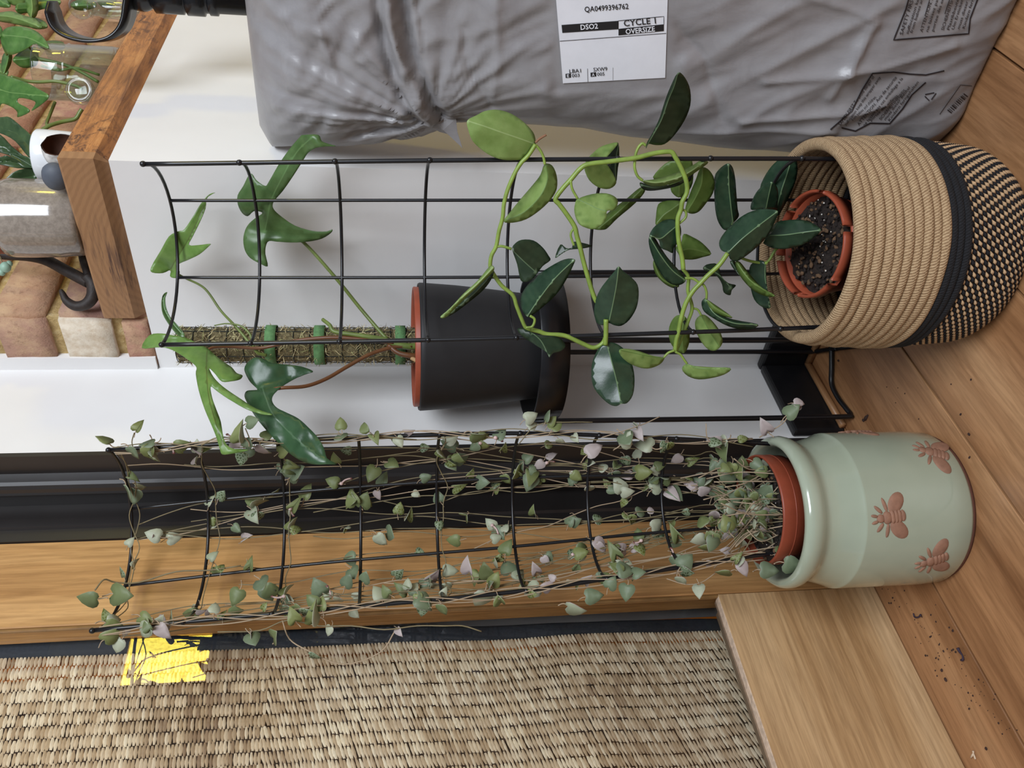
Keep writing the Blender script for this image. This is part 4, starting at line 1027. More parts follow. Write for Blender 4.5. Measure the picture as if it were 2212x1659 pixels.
#  frame, outline, midrib, offset of depth at stalk, at tip, material, fold, curl
HLEAF = [
 (A_, [(700,525),(690,440),(640,370),(560,300),(470,250),(370,225),(270,235),(190,275),(115,318),(125,400),(160,490),(230,560),(320,620),(420,652),(520,655),(590,645),(650,590),(690,540)], [(700,520),(560,470),(400,415),(260,365),(120,320)], .000, -.02, HL, .010, .02),
 (A_, [(775,690),(840,700),(880,790),(880,900),(830,990),(740,1080),(620,1160),(500,1190),(425,1178),(480,1100),(560,1000),(680,860),(740,780)], [(785,700),(800,820),(740,960),(600,1100),(430,1175)], .01, .01, HLv, .014, .01),
 (A_, [(1145,640),(1240,550),(1330,515),(1405,507),(1350,580),(1300,640),(1310,690),(1360,770),(1388,850),(1330,900),(1240,890),(1160,830),(1120,740),(1125,690)], [(1125,680),(1210,690),(1300,665)], .015, .03, HLv, .016, 0),
 (A_, [(1405,507),(1413,650),(1402,720),(1385,850),(1345,760),(1310,690),(1300,640),(1350,580)], [(1405,520),(1380,680),(1385,840)], .050, .055, HDM, .004, 0),
 (A_, [(1060,985),(1180,945),(1300,938),(1380,970),(1402,1020),(1370,1080),(1310,1088),(1302,1150),(1270,1200),(1200,1245),(1120,1230),(1060,1190),(1030,1100),(1035,1030)], [(1060,990),(1150,1030),(1230,1070),(1300,1088)], -.01, -.025, HLv, .014, 0),
 (A_, [(1590,890),(1635,910),(1600,970),(1520,1050),(1400,1150),(1330,1220),(1285,1250),(1200,1245),(1240,1210),(1310,1110),(1400,1040),(1480,980)], [(1610,900),(1500,1010),(1380,1120),(1240,1235)], .085, .085, HM, .006, 0),
 (E_, [(1835,620),(1900,670),(1940,770),(1940,900),(1890,1030),(1800,1160),(1720,1230),(1640,1238),(1585,1228),(1562,1268),(1570,1215),(1620,1130),(1680,1000),(1720,870),(1770,740)], [(1562,1262),(1600,1190),(1690,1030),(1750,860),(1800,740),(1835,622)], -.005, -.05, HDM, .016, .0),
 (A_, [(1700,800),(1800,690),(1900,650),(2020,650),(2042,720),(2040,850),(1990,940),(1920,975),(1860,930),(1840,870),(1760,830)], [(1930,660),(1930,800),(1920,960)], .05, .055, HM, .006, 0),
 (A_, [(1590,845),(1660,860),(1850,868),(1985,810),(1930,870),(1760,910),(1650,916),(1600,890)], [(1600,870),(1750,890),(1960,830)], .025, .025, HDM, .006, 0),
 (A_, [(1610,830),(1700,820),(1850,780),(2000,720),(2100,660),(2130,645),(2172,675),(2120,720),(2000,800),(1850,860),(1720,882),(1640,860)], [(1610,830),(1750,845),(1950,790),(2150,665)], .005, .02, HL, .010, 0),
 (B_, [(865,240),(920,270),(962,350),(950,460),(890,550),(830,620),(770,640),(720,620),(715,580),(750,470),(800,350),(830,270)], [(860,245),(850,380),(800,500),(730,615)], .03, .045, HM, .012, 0),
 (B_, [(480,560),(540,530),(620,525),(690,540),(670,600),(650,690),(560,700),(465,740),(462,660)], [(655,560),(600,600),(530,650),(470,720)], .055, .06, HM, .008, 0),
 (B_, [(700,810),(780,840),(860,890),(935,980),(860,1010),(780,1030),(690,1025),(660,990),(630,930),(680,880)], [(660,960),(760,940),(930,980)], .055, .07, HM, .008, 0),
 (B_, [(440,1040),(460,1060),(540,1180),(660,1245),(620,1275),(540,1240),(470,1170),(440,1100)], [(440,1050),(510,1190),(640,1260)], .060, .06, HM, .004, 0),
 (B_, [(405,835),(450,840),(500,920),(560,1010),(640,1100),(712,1190),(700,1230),(640,1250),(560,1220),(480,1110),(430,1000),(402,900)], [(710,1205),(600,1120),(500,990),(410,840)], .0, -.005, HD, .012, .01),
 (B_, [(405,830),(440,760),(520,700),(600,685),(660,720),(678,790),(660,870),(615,930),(605,975),(560,955),(505,930),(490,870),(450,840)], [(660,725),(580,790),(500,850),(425,830)], .0, -.012, HD, .012, .0),
 (B_, [(960,330),(1000,260),(1050,220),(1085,210),(1120,250),(1140,350),(1150,480),(1160,600),(1170,660),(1120,720),(1060,780),(1010,740),(975,650),(960,500)], [(1120,720),(1100,560),(1085,400),(1080,215)], .045, .03, HD, .016, .01),
 (B_, [(1350,420),(1400,300),(1480,200),(1560,160),(1650,165),(1670,250),(1660,340),(1620,450),(1560,570),(1500,660),(1480,600),(1440,520),(1400,460)], [(1480,640),(1530,450),(1580,300),(1620,165)], .055, .05, HD, .014, .01),
 (B_, [(1270,600),(1285,520),(1330,440),(1400,380),(1450,368),(1490,400),(1505,460),(1500,560),(1490,610),(1400,600),(1330,605)], [(1400,600),(1420,500),(1450,370)], .04, .02, HD, .012, .0),
 (B_, [(1380,880),(1430,800),(1480,720),(1560,695),(1700,690),(1800,720),(1868,778),(1800,850),(1700,910),(1560,940),(1450,930),(1390,900)], [(1385,825),(1550,820),(1700,800),(1868,778)], .02, -.02, HD, .012, .01),
 (B_, [(1075,970),(1020,950),(1000,890),(1030,820),(1110,730),(1210,650),(1320,605),(1420,600),(1500,618),(1480,700),(1420,820),(1340,910),(1230,1000),(1150,1045),(1100,1030),(1082,985)], [(1075,972),(1200,850),(1350,730),(1500,618)], .0, -.02, HD, .014, -.02),
 (B_, [(1260,1100),(1300,1050),(1360,1035),(1400,1070),(1405,1200),(1420,1330),(1440,1440),(1370,1435),(1300,1370),(1265,1240)], [(1395,1060),(1395,1200),(1435,1430)], .03, .03, HD, .010, .0),
 (B_, [(1140,1050),(1180,1050),(1260,1150),(1370,1270),(1480,1335),(1420,1348),(1300,1300),(1200,1200),(1150,1110)], [(1150,1050),(1270,1210),(1470,1337)], .01, -.01, HM, .008, .0),
 (B_, [(1095,1040),(1140,1050),(1150,1110),(1180,1170),(1140,1130),(1105,1080)], [(1110,1050),(1170,1160)], .018, .012, HDM, .002, .0),
 (B_, [(862,1105),(900,1070),(990,1070),(1020,1170),(1080,1230),(1145,1248),(1110,1290),(1095,1335),(1040,1310),(1025,1240),(980,1170),(900,1135)], [(880,1100),(1000,1160),(1100,1270)], .03, .03, HDM, .006, .0),
 (B_, [(850,1400),(870,1365),(900,1370),(980,1480),(1120,1540),(1330,1580),(1290,1620),(1200,1625),(1080,1600),(950,1530),(870,1470)], [(890,1370),(960,1490),(1120,1570),(1325,1585)], -.005, -.02, HD, .008, .01),
 (B_, [(895,1372),(960,1410),(1115,1522),(1040,1515),(960,1480),(915,1430)], [(900,1378),(980,1450),(1110,1520)], -.012, -.018, HM, .004, .0),
 (C_, [(1980,380),(2010,330),(2060,315),(2130,370),(2200,470),(2214,560),(2160,620),(2090,610),(2030,540),(1990,460)], [(2035,325),(2100,450),(2190,590)], .015, .005, HLv, .010, .0),
 (C_, [(1760,420),(1800,340),(1850,318),(1905,340),(1935,440),(1930,560),(1900,630),(1870,643),(1800,600),(1760,520)], [(1890,330),(1870,480),(1880,640)], .02, .025, HM, .008, .0),
 (C_, [(1710,680),(1620,665),(1500,625),(1400,605),(1335,615),(1350,670),(1420,730),(1520,770),(1600,772),(1680,740),(1715,700)], [(1712,685),(1600,672),(1450,640),(1338,618)], -.01, -.03, HLv, .010, .0),
 (C_, [(1908,735),(1975,752),(2133,763),(2283,771),(2252,815),(2153,850),(2015,868),(1917,838),(1868,778)], [(1908,738),(2040,775),(2280,772)], -.01, -.03, HLv, .010, .0),
 (C_, [(1240,385),(1190,405),(1140,380),(1120,300),(1130,200),(1170,100),(1230,20),(1290,-50),(1328,-98),(1370,-55),(1440,0),(1490,60),(1500,150),(1480,260),(1420,360),(1350,410),(1290,405)], [(1243,388),(1280,220),(1310,60),(1328,-95)], -.01, -.03, HD, .008, .0),
 (C_, [(1220,558),(1160,600),(1110,700),(1095,800),(1110,920),(1170,1010),(1250,1080),(1310,1095),(1350,1075),(1400,1070),(1450,1000),(1465,880),(1450,760),(1400,640),(1340,580),(1280,553)], [(1225,558),(1270,720),(1310,880),(1350,1075)], -.01, -.035, HD, .006, .0),
 (A_, [(500,1420),(520,1370),(580,1335),(680,1340),(760,1400),(810,1470),(825,1510),(760,1560),(700,1640),(640,1690),(580,1690),(560,1640),(540,1540)], [(500,1422),(600,1520),(700,1610)], .005, .0, HDM, .008, .0),
 (D_, [(1180,490),(1130,420),(1122,340),(1160,250),(1250,150),(1380,60),(1500,0),(1585,0),(1575,50),(1500,200),(1420,310),(1300,420),(1220,480)], [(1180,488),(1280,340),(1420,160),(1580,5)], -.01, -.02, HD, .014, -.01),
 (D_, [(898,100),(870,180),(800,270),(680,370),(560,460),(470,498),(640,335),(800,190)], [(890,120),(720,300),(480,492)], -.012, -.02, HDM, .004, .0),
 (D_, [(860,60),(897,65),(890,105),(800,195),(650,335),(490,492),(438,490),(520,420),(640,290),(760,180)], [(890,70),(760,205),(620,330),(450,490)], -.02, -.03, HL, .004, .0),
 (D_, [(1095,600),(1130,585),(1190,610),(1250,640),(1350,650),(1440,660),(1490,700),(1505,740),(1470,780),(1400,800),(1370,838),(1350,800),(1280,750),(1200,700),(1130,650)], [(1220,625),(1300,700),(1368,832)], -.015, -.05, HDM, .010, .0),
 (A_, [(865,1490),(910,1375),(960,1405),(1010,1400),(1030,1350),(1180,1385),(1100,1410),(990,1420),(930,1450)], [(1020,1365),(980,1410),(880,1480)], .02, .02, HDM, .004, .0),
]
for i, (fr_, out, rib, o0_, o1_, m_, fo, cu) in enumerate(HLEAF):
    O = Z(*fr_, out); Rb = Z(*fr_, rib)
    poly_leaf('leaf', O, Rb, dch(*Rb[0]) + o0_, dch(*Rb[-1]) + o1_, m_, hoya, fo, cu, 8, 5, 0.0015, i*1.7, 1.5 if m_ in (HD, HDM) else 1.8)
def hst(name, pts, r, off=-0.004, mat=None):
    return stem(name, [(x, y, dch(x, y) + off) for x, y in pts], r, mat or VINE, hoya)
hst('vine', [(1157,312),(1142,335),(1126,352),(1112,375),(1097,410),(1089,440),(1086,470),(1078,500),(1072,532),(1062,552),(1059,575),(1065,590),(1083,616),(1108,638),(1116,661),(1126,687),(1136,708),(1148,712)], 0.0021)
hst('vine', [(1147,712),(1165,716),(1182,722),(1220,725),(1258,742),(1283,751),(1303,740),(1309,720),(1310,697)], 0.0024)
hst('petiole', [(1309,690),(1309,720),(1308,745)], 0.0026, -0.012)
hst('vine', [(1310,700),(1300,672),(1283,640),(1269,595),(1261,567),(1253,534),(1246,509),(1241,489),(1223,461),(1208,441),(1200,430),(1215,408),(1233,388),(1253,365),(1271,355),(1309,350),(1347,345),(1375,341),(1410,332),(1436,328),(1451,329),(1459,340),(1471,362),(1482,390),(1484,415),(1474,436),(1471,453),(1464,476),(1466,520),(1474,560),(1476,582)], 0.0024, -0.006)
hst('petiole', [(1395,314),(1388,310),(1380,317),(1374,330),(1372,342)], 0.0014); hst('petiole', [(1372,342),(1371,362),(1377,380),(1388,390)], 0.0014)
hst('petiole', [(1233,390),(1236,408),(1248,430)], 0.0013, -0.008)
hst('petiole', [(1157,313),(1167,325),(1174,340),(1177,355)], 0.0014)
hst('twig', [(1157,308),(1165,300),(1180,291)], 0.0012, -0.004, TWIG)
hst('petiole', [(1241,490),(1233,505),(1236,520),(1240,530)], 0.0012)
hst('petiole', [(1072,533),(1085,532),(1105,538)], 0.0014)
hst('petiole', [(1136,708),(1150,705),(1155,690),(1145,682)], 0.0014, -0.012)
hst('main_stem', [(1745,500),(1712,520),(1677,538),(1657,566),(1625,565),(1595,555),(1574,547)], 0.0015, 0.035)
hst('main_stem', [(1572,547),(1553,573),(1528,596),(1512,613),(1497,629),(1482,654),(1472,685),(1465,720),(1461,735),(1458,760)], 0.0024, -0.006)
hst('vine', [(1475,581),(1487,599),(1486,629),(1495,664),(1487,692),(1477,717),(1466,745),(1460,760)], 0.0019, 0.004)
hst('petiole', [(1480,601),(1497,602),(1512,612)], 0.0014); hst('petiole', [(1512,613),(1520,616),(1526,630),(1526,646)], 0.0013)
hst('petiole', [(1495,666),(1507,669),(1515,682)], 0.0012, 0.005); hst('petiole', [(1457,757),(1444,762),(1434,772)], 0.0013, -0.008)
hst('petiole', [(1459,760),(1470,766),(1477,776),(1484,786)], 0.0013, -0.008); hst('petiole', [(1472,452),(1481,457),(1481,470),(1467,483)], 0.0013)
hst('petiole', [(1572,547),(1580,520),(1583,484)], 0.0014, 0.02); hst('petiole', [(1677,538),(1655,500),(1654,452)], 0.0013, 0.03); hst('petiole', [(1657,566),(1655,570),(1654,566)], 0.0012, 0.02)

# ================================================================== STRING OF HEARTS ON THE CROCK TRELLIS
def heartmat(name, base, light, vein, pat=0.6, rough=0.5):
    t = NT(name); rnd = t.rand()
    vo = t.new('ShaderNodeTexVoronoi', feature='DISTANCE_TO_EDGE'); vo.inputs['Scale'].default_value = 360; t.link(t.coord((1, 0.7, 1)), vo.inputs['Vector'])
    v = t.ramp(vo.outputs['Distance'], [(0.05, (1, 1, 1, 1)), (0.22, (0, 0, 0, 1))])
    c = t.mix(rnd, base, light)
    pm = t.new('ShaderNodeMath', operation='MULTIPLY'); pm.inputs[1].default_value = pat; t.link(v, pm.inputs[0])
    c = t.mix(pm.outputs[0], c, vein)
    t.set(Base_Color=c, Roughness=rough)
    tl_ = t.new('ShaderNodeBsdfTranslucent'); t.link(c, tl_.inputs['Color']); ms = t.new('ShaderNodeMixShader'); ms.inputs[0].default_value = 0.2
    t.link(t.p.outputs[0], ms.inputs[1]); t.link(tl_.outputs[0], ms.inputs[2]); t.link(ms.outputs[0], t.out.inputs['Surface']); return t.m
HG = heartmat('heart_leaf_top', rgb(74, 88, 44), rgb(118, 122, 54), rgb(164, 176, 128), 0.55)
HGD = heartmat('heart_leaf_dark_top', rgb(60, 74, 48), rgb(84, 98, 62), rgb(160, 176, 144), 0.7)
HP = heartmat('heart_leaf_pale', rgb(158, 166, 136), rgb(186, 190, 164), rgb(196, 200, 180), 0.2)
HK = heartmat('heart_leaf_pink', rgb(176, 156, 152), rgb(190, 176, 172), rgb(204, 196, 190), 0.2)
HVINE = plain('thin_vine', rgb(122, 110, 80), 0.6, var=0.25, scale=60)
HVP = plain('thin_pink_vine', rgb(164, 144, 118), 0.6)
BUD = plain('pink_flower_bud', rgb(206, 178, 172), 0.5, var=0.1)
BUDT = plain('bud_tip', rgb(120, 72, 70), 0.6)
hearts = thing('trailing_plant', 'trailing plant of tiny heart leaves on thin vines, covering the crock trellis', 'plant', CRK + Vector((0, 0, 0.195)))
def heart_mesh(fold, curl, top, under, wide=1.0):
    out = [(0.0, 0.10), (0.20, 0.0), (0.40, 0.08), (0.50, 0.28), (0.45, 0.52), (0.27, 0.84)]
    mid = [(0.0, 0.12), (0.0, 0.3), (0.0, 0.55), (0.0, 0.85), (0.0, 1.15)]
    def p3(x, y): return Vector((x*wide, y, abs(x)*fold - curl*y*y + 0.06*math.sin(abs(x)*9)*0.5))
    V = [p3(*q) for q in mid]; R_ = [p3(*q) for q in out[1:]]; L = [p3(-q[0], q[1]) for q in out[1:]]
    V += R_ + L; m = len(V)
    T = [(0, 5, 6), (0, 6, 1), (1, 6, 7), (1, 7, 2), (2, 7, 8), (2, 8, 9), (2, 9, 3), (3, 9, 4)]
    F_ = T + [tuple((i + 5 if i >= 5 else i) for i in reversed(q)) for q in T]
    B = [p - Vector((0, 0, 0.035)) for p in V]
    edges = set()
    for q in F_:
        for i in range(3): edges.add((q[i], q[(i+1) % 3]))
    side = [(b_, a_, a_+m, b_+m) for a_, b_ in edges if (b_, a_) not in edges]
    FA = F_ + [tuple(i + m for i in reversed(q)) for q in F_] + side
    mi = [0]*len(F_) + [1]*(len(F_) + len(side))
    tv, tf = tube(catmull([(0, 0.12, -0.02), (0.02, -0.10, -0.10), (0.10, -0.28, -0.08), (0.16, -0.42, 0.05)], 3), 0.035, 4)
    n0 = len(V + B); VV = V + B + tv; FA = FA + [tuple(i + n0 for i in q) for q in tf]; mi += [2]*len(tf)
    me = bpy.data.meshes.new('heart_leaf'); me.from_pydata([v_[:] for v_ in VV], [], FA)
    for m_ in (top, under, HVP): me.materials.append(m_)
    me.polygons.foreach_set('material_index', mi); me.polygons.foreach_set('use_smooth', [True]*len(FA)); me.update(); return me
HM_ = [heart_mesh(0.25, 0.05, HG, HP), heart_mesh(0.9, 0.25, HG, HP), heart_mesh(0.1, -0.2, HGD, HP), heart_mesh(0.45, 0.3, HP, HK), heart_mesh(0.7, 0.1, HK, HP, 0.85), heart_mesh(0.3, 0.1, HP, HK), heart_mesh(1.6, 0.3, HG, HP, 0.8), heart_mesh(0.35, 0.15, HGD, HK, 1.1)]
H0 = origin(hearts); rs = random.Random(21); nleaf = 0
def heart(P, size, mesh=None, tip=None, face=None):
    global nleaf
    nleaf += 1
    zz = P.z
    if mesh is None:
        pal = 0.62 if zz < 0.5 else 0.25
        mesh = rs.choice([HM_[3], HM_[4], HM_[5], HM_[7]]) if rs.random() < pal else rs.choice([HM_[0], HM_[1], HM_[2], HM_[6], HM_[0], HM_[2]])
    if tip is None: tip = Vector((rs.uniform(-1, 1), rs.uniform(-1, 1), rs.uniform(-1.3, 0.7)))
    n = (face or (-CF + Vector((rs.uniform(-1, 1), rs.uniform(-1, 1), rs.uniform(-0.5, 0.9)))*0.85)).normalized()
    t_ = (tip - n*tip.dot(n))
    if t_.length < 1e-3: t_ = n.orthogonal()
    t_.normalize(); x = t_.cross(n)
    M = Matrix(((x.x, t_.x, n.x, 0), (x.y, t_.y, n.y, 0), (x.z, t_.z, n.z, 0), (0, 0, 0, 1))) @ Matrix.Scale(size, 4)
    M.translation = P - H0
    return inst('leaf', mesh, hearts, M)
def bud(P, dr, L=0.010):
    dr = dr.normalized(); side = dr.orthogonal().normalized()
    mb = MB().add(ball(P, 0.0022, 8, 6)).add(tube(catmull([P, P + dr*L*0.45, P + dr*L*0.8 + side*L*0.15, P + dr*L + side*L*0.3], 3), [0.0010]*9 + [0.0013], 6))
    o = mb.build('flower_bud', BUD, hearts)
    V, Fc = ball(P + dr*L + side*L*0.3, 0.0013, 6, 5, (1, 1, 1.3)); mk('bud_tip', V, Fc, BUDT, o)
vines = []
def vine(P, r=0.00062, m_=None):
    C_ = catmull(P, 4); V, Fc = tube(C_, r, 5); mk('vine', V, Fc, m_ or (HVINE if rs.random() < 0.6 else HVP), hearts); vines.append(C_); return C_
zt = 0.200
for i in range(33):
    ph = rs.uniform(0.02, 0.98); z1 = rs.choice([0.90, 0.9, 0.87, 0.84, 0.78, 0.7, 0.62, 0.52]); drift = rs.uniform(-0.35, 0.35); sd = rs.uniform(0, 99); n = int((z1 - zt)/0.035) + 2
    P = []
    for k in range(n + 1):
        q = k/n; z = zt + (z1 - zt)*q; p_ = max(-0.01, min(1.01, 0.5 + (ph - 0.5)*(0.55 + 0.45*min(1, q*2)) + drift*(q - 0.5) + 0.07*nz(q*5, sd)))
        P.append(TRC.P(p_, z, 0.004 + 0.007*nz(q*6, sd + 5)))
    P[0] = NPC + Vector((rs.uniform(-0.04, 0.04), rs.uniform(-0.04, 0.04), 0.195))
    vine(P)
for e in (0, 1):                         # vines twisting along the side rods
    for j in range(3):
        sd = rs.uniform(0, 99); P = []
        for k in range(26):
            z = 0.21 + k*0.0275; a = k*0.9 + sd; P.append(TRC.P(e, min(z, 0.905), 0.0) + (CR*math.cos(a) - CF*(0.4 + abs(math.sin(a))))*0.005 + Vector((0, 0, 0)))
        vine(P)
for i, z in enumerate((0.906, 0.906, 0.82, 0.733, 0.56)):            # vines draped along hoops
    sd = i*7.7; vine([TRC.P(0.02 + 0.96*k/14, z + 0.012*nz(k*0.5, sd) - 0.006, 0.003*nz(k, sd) - 0.002) for k in range(15)])
def pv(pts, r=0.0007): return vine([at(x, y, d) for x, y, d in pts], r)
pv([(205,1275,.87),(225,1252,.88),(250,1258,.89),(300,1258,.9),(380,1235,.91),(450,1232,.915),(520,1222,.92)], 0.0009)
pv([(470,1365,.84),(560,1362,.845),(620,1340,.85),(690,1352,.845),(760,1352,.845),(830,1360,.84),(900,1352,.845),(960,1352,.845),(1000,1352,.85),(1040,1364,.85)])
pv([(610,1340,.85),(625,1380,.84),(665,1405,.835),(740,1435,.835),(820,1410,.84),(855,1360,.845)])
pv([(1440,1250,.9),(1480,1262,.895),(1515,1258,.895),(1545,1238,.9)], 0.0006)
pv([(435,962,.87),(470,945,.865),(520,948,.87),(600,958,.875),(680,950,.88),(800,942,.885),(900,950,.89)])
pv([(1120,960,.9),(1160,918,.905),(1230,912,.905),(1280,912,.905)], 0.0006); pv([(1300,945,.91),(1380,920,.91),(1425,900,.91)], 0.0006)
pv([(1640,945,.93),(1690,915,.92),(1705,890,.915),(1710,880,.915)], 0.0007)
pv([(540,960,.875),(538,945,.868),(530,925,.865)], 0.0006); pv([(290,975,.88),(285,955,.875),(290,935,.872)], 0.0006)
pv([(1565,975,.93),(1530,950,.915),(1525,915,.91)], 0.0006)
cand = []
for C_ in vines:
    L = 0; nxt = rs.uniform(0.01, 0.05)
    for a_, b_ in zip(C_, C_[1:]):
        L += (b_ - a_).length
        if L > nxt:
            cand.append(b_.copy()); nxt = L + rs.uniform(0.05, 0.13)
rs.shuffle(cand)
for i, b_ in enumerate(cand):
    if nleaf >= 226: break
    for s in range(2 if rs.random() < 0.4 else 1):
        P = b_ + Vector((rs.uniform(-1, 1), rs.uniform(-1, 1), rs.uniform(-1, 1)))*0.004 - CF*0.003
        if P.x > -0.8625 or P.y < 0.535: heart(P, rs.uniform(0.0115, 0.0195))
    if i % 10 == 3: bud(b_ - CF*0.004, Vector((rs.uniform(-1, 1), rs.uniform(-1, 1), rs.uniform(-1, 1))), rs.uniform(0.008, 0.012))
# sprigs seen clear of the wires
for x, y, d, k, sz in ((530,915,.865,2,.015),(545,955,.868,2,.012),(240,960,.88,0,.017),(292,933,.872,6,.013),(275,965,.875,2,.015),(222,1385,.83,0,.018),(265,1378,.835,3,.016),(590,1380,.835,0,.018),(640,1345,.84,1,.015),(1222,1308,.87,5,.020),(1262,1290,.875,2,.018),(1132,908,.905,5,.015),(1190,930,.9,0,.016),(1345,935,.905,2,.020),(1265,985,.9,4,.020),(1338,965,.905,4,.020),(1412,968,.91,3,.020),(1695,900,.915,2,.018),(1712,870,.914,4,.012),(1660,935,.925,4,.018),(1050,1275,.875,5,.022),(1015,1240,.88,4,.018),(300,1330,.845,0,.017),(320,1335,.845,0,.014),(1640,1230,.9,2,.019),(1580,1235,.9,0,.016),(1690,1215,.9,7,.020),(1700,1170,.9,5,.021),(225,1345,.845,0,.018),(215,1295,.86,0,.020),(240,1282,.865,0,.024),(560,1250,.89,2,.02),(520,1270,.885,0,.018)):
    heart(at(x, y, d), sz, HM_[k])
for i in range(46):                     # dense growth over the soil
    a = rs.uniform(0, 2*PI); r = 0.056*math.sqrt(rs.random()); q = rs.random()
    heart(NPC + Vector((r*math.cos(a), r*math.sin(a), 0.200 + 0.075*q*q)), rs.uniform(0.011, 0.018), rs.choice(HM_))
for i in range(26):
    a = rs.uniform(0, 2*PI); r = 0.05*math.sqrt(rs.random()); P0 = NPC + Vector((r*math.cos(a), r*math.sin(a), 0.194)); P1 = P0 + Vector((rs.uniform(-0.03, 0.03), rs.uniform(-0.03, 0.03), rs.uniform(0.03, 0.09)))
    V, Fc = tube(catmull([P0, P0.lerp(P1, 0.5) + Vector((rs.uniform(-0.01, 0.01), rs.uniform(-0.01, 0.01), 0.005)), P1], 5), 0.0007, 5); mk('vine', V, Fc, HVP, hearts)

# the many smaller leaves further back
rest = [HM_[i] for i in range(8)]; SV = []; SF = []; SM = []; mats_ = [HG, HGD, HP, HK, HVP]
def stuff_leaf(P, size, me):
    n = (-CF + Vector((rs.uniform(-1, 1), rs.uniform(-1, 1), rs.uniform(-0.5, 0.9)))*0.9).normalized(); tip = Vector((rs.uniform(-1, 1), rs.uniform(-1, 1), rs.uniform(-1.3, 0.7)))
    t_ = (tip - n*tip.dot(n)).normalized(); x = t_.cross(n); b0 = len(SV)
    for q in me.vertices: SV.append(P + (x*q.co.x + t_*q.co.y + n*q.co.z)*size)
    for p in me.polygons: SF.append(tuple(i + b0 for i in p.vertices)); SM.append(mats_.index(me.materials[p.material_index]))
for b_ in cand[::-1][:150]:
    P = b_ + Vector((rs.uniform(-1, 1), rs.uniform(-1, 1), rs.uniform(-1, 1)))*0.005
    if P.x > -0.8625 or P.y < 0.535: stuff_leaf(P, rs.uniform(0.009, 0.0145), rs.choice(rest))
o = mk('small_leaves', SV, SF, None, hearts, True, mats_, SM); o['kind'] = 'stuff'

# ================================================================== THINGS ON THE OAK SLAB
SLT = SZ1
def stand_at(y, d):
    lo, hi = -400.0, 900.0
    for _ in range(50):
        m = (lo + hi)/2
        if at(m, y, d).z > SLT: lo = m
        else: hi = m
    return at(lo, y, d)
def lathe_thing(name, label, cat, ctr, part, prof, mat, n=48):
    r = thing(name, label, cat, ctr); V, Fc = lathe(prof, ctr, n); mk(part, V, Fc, mat, r); return r
# grey glazed pot with a terracotta pot inside
t = NT('grey_crackle_glaze'); n1 = t.noise(t.coord((1, 1, 0.4)), 30, 5, 0.6); n2 = t.noise(t.coord(), 200, 4, 0.7)
t.set(Base_Color=t.mix(0.3, t.ramp(n1, [(0.3, rgb(122, 110, 100)), (0.7, rgb(150, 140, 128))]), t.ramp(n2, [(0.4, rgb(96, 86, 76)), (0.6, rgb(160, 150, 138))])), Roughness=0.14)
t.p.inputs['Coat Weight'].default_value = 0.6; GREYGLZ = t.m
GP = stand_at(474, 0.985)
g = lathe_thing('glazed_pot', 'grey crackle-glazed round pot standing on the near end of the oak slab', 'pot', GP, 'pot_body',
    [(0.036, 0), (0.040, 0.001), (0.0425, 0.006), (0.0445, 0.03), (0.0455, 0.06), (0.0455, 0.078), (0.0445, 0.0855), (0.0425, 0.087), (0.041, 0.084), (0.039, 0.02), (0.01, 0.012)], GREYGLZ)
ig = lathe_thing('grow_pot', 'terracotta grow pot sitting inside the grey glazed pot', 'pot', GP + Vector((0, 0, 0.0125)), 'pot_body',
    [(0.030, 0.0005), (0.0395, 0.075), (0.0415, 0.0760), (0.0425, 0.0985), (0.0415, 0.0995), (0.040, 0.097), (0.034, 0.03), (0.005, 0.03)], TERRA2)
soil_disc('soil', GP + Vector((0, 0, 0.098)), 0.0385, ig, 0.003, None, 21.0)
# trailing succulent in it
SUC = plain('blue_green_succulent', rgb(140, 172, 152), 0.5, var=0.12, scale=90)
su = thing('trailing_succulent', 'trailing succulent with pale round beads spilling out of the grey glazed pot', 'plant', GP + Vector((0, 0, 0.098)))
sp = catmull([GP + Vector((-0.01, -0.01, 0.098)), GP + Vector((-0.034, -0.028, 0.122)), at(-6, 548, 0.975), at(4, 566, 0.972), at(14, 590, 0.972)], 5)
V, Fc = tube(sp, 0.0007, 5); mk('stem', V, Fc, HVINE, su)
for x, y, d, r in ((12, 577, 0.970, 0.0065), (20, 570, 0.972, 0.004), (4, 588, 0.973, 0.0045), (-14, 556, 0.972, 0.006), (-25, 540, 0.974, 0.006)):
    V, Fc = ball(at(x, y, d), r, 12, 8, (1, 1, 0.9)); mk('bead_leaf', V, Fc, SUC, su)
for k in range(9):
    a = k*0.7; P = GP + Vector((0.026*math.cos(a), 0.026*math.sin(a), 0.106 + 0.004*(k % 3))); V, Fc = ball(P, 0.006, 10, 7); mk('bead_leaf', V, Fc, SUC, su)
# wrought-iron scroll
IRON = plain('rusty_wrought_iron', rgb(44, 36, 32), 0.6, 0.4, var=0.4, scale=120, bump=0.4)
ir = thing('iron_scroll', 'dark wrought-iron scroll bracket with a curled hook, beside the grey glazed pot', 'bracket', stand_at(610, 1.03))
P = catmull([at(-60, 538, 1.04), at(0, 549, 1.04), at(60, 553, 1.04), at(100, 562, 1.035), at(140, 583, 1.03), at(172, 600, 1.028), at(192, 610, 1.027)], 6); V, Fc = tube(P, [0.0062 + 0.0012*(i/len(P)) for i in range(len(P))], 10); mk('stem', V, Fc, IRON, ir)
P = catmull([at(188, 596, 1.026), at(201, 615, 1.026), at(200, 640, 1.026), at(186, 657, 1.025), at(163, 661, 1.024), at(144, 650, 1.024), at(135, 634, 1.024), at(131, 626, 1.024)], 6); V, Fc = tube(P, [0.0080 - 0.0060*(i/(len(P)-1))**2 for i in range(len(P))], 10); mk('hook', V, Fc, IRON, ir)
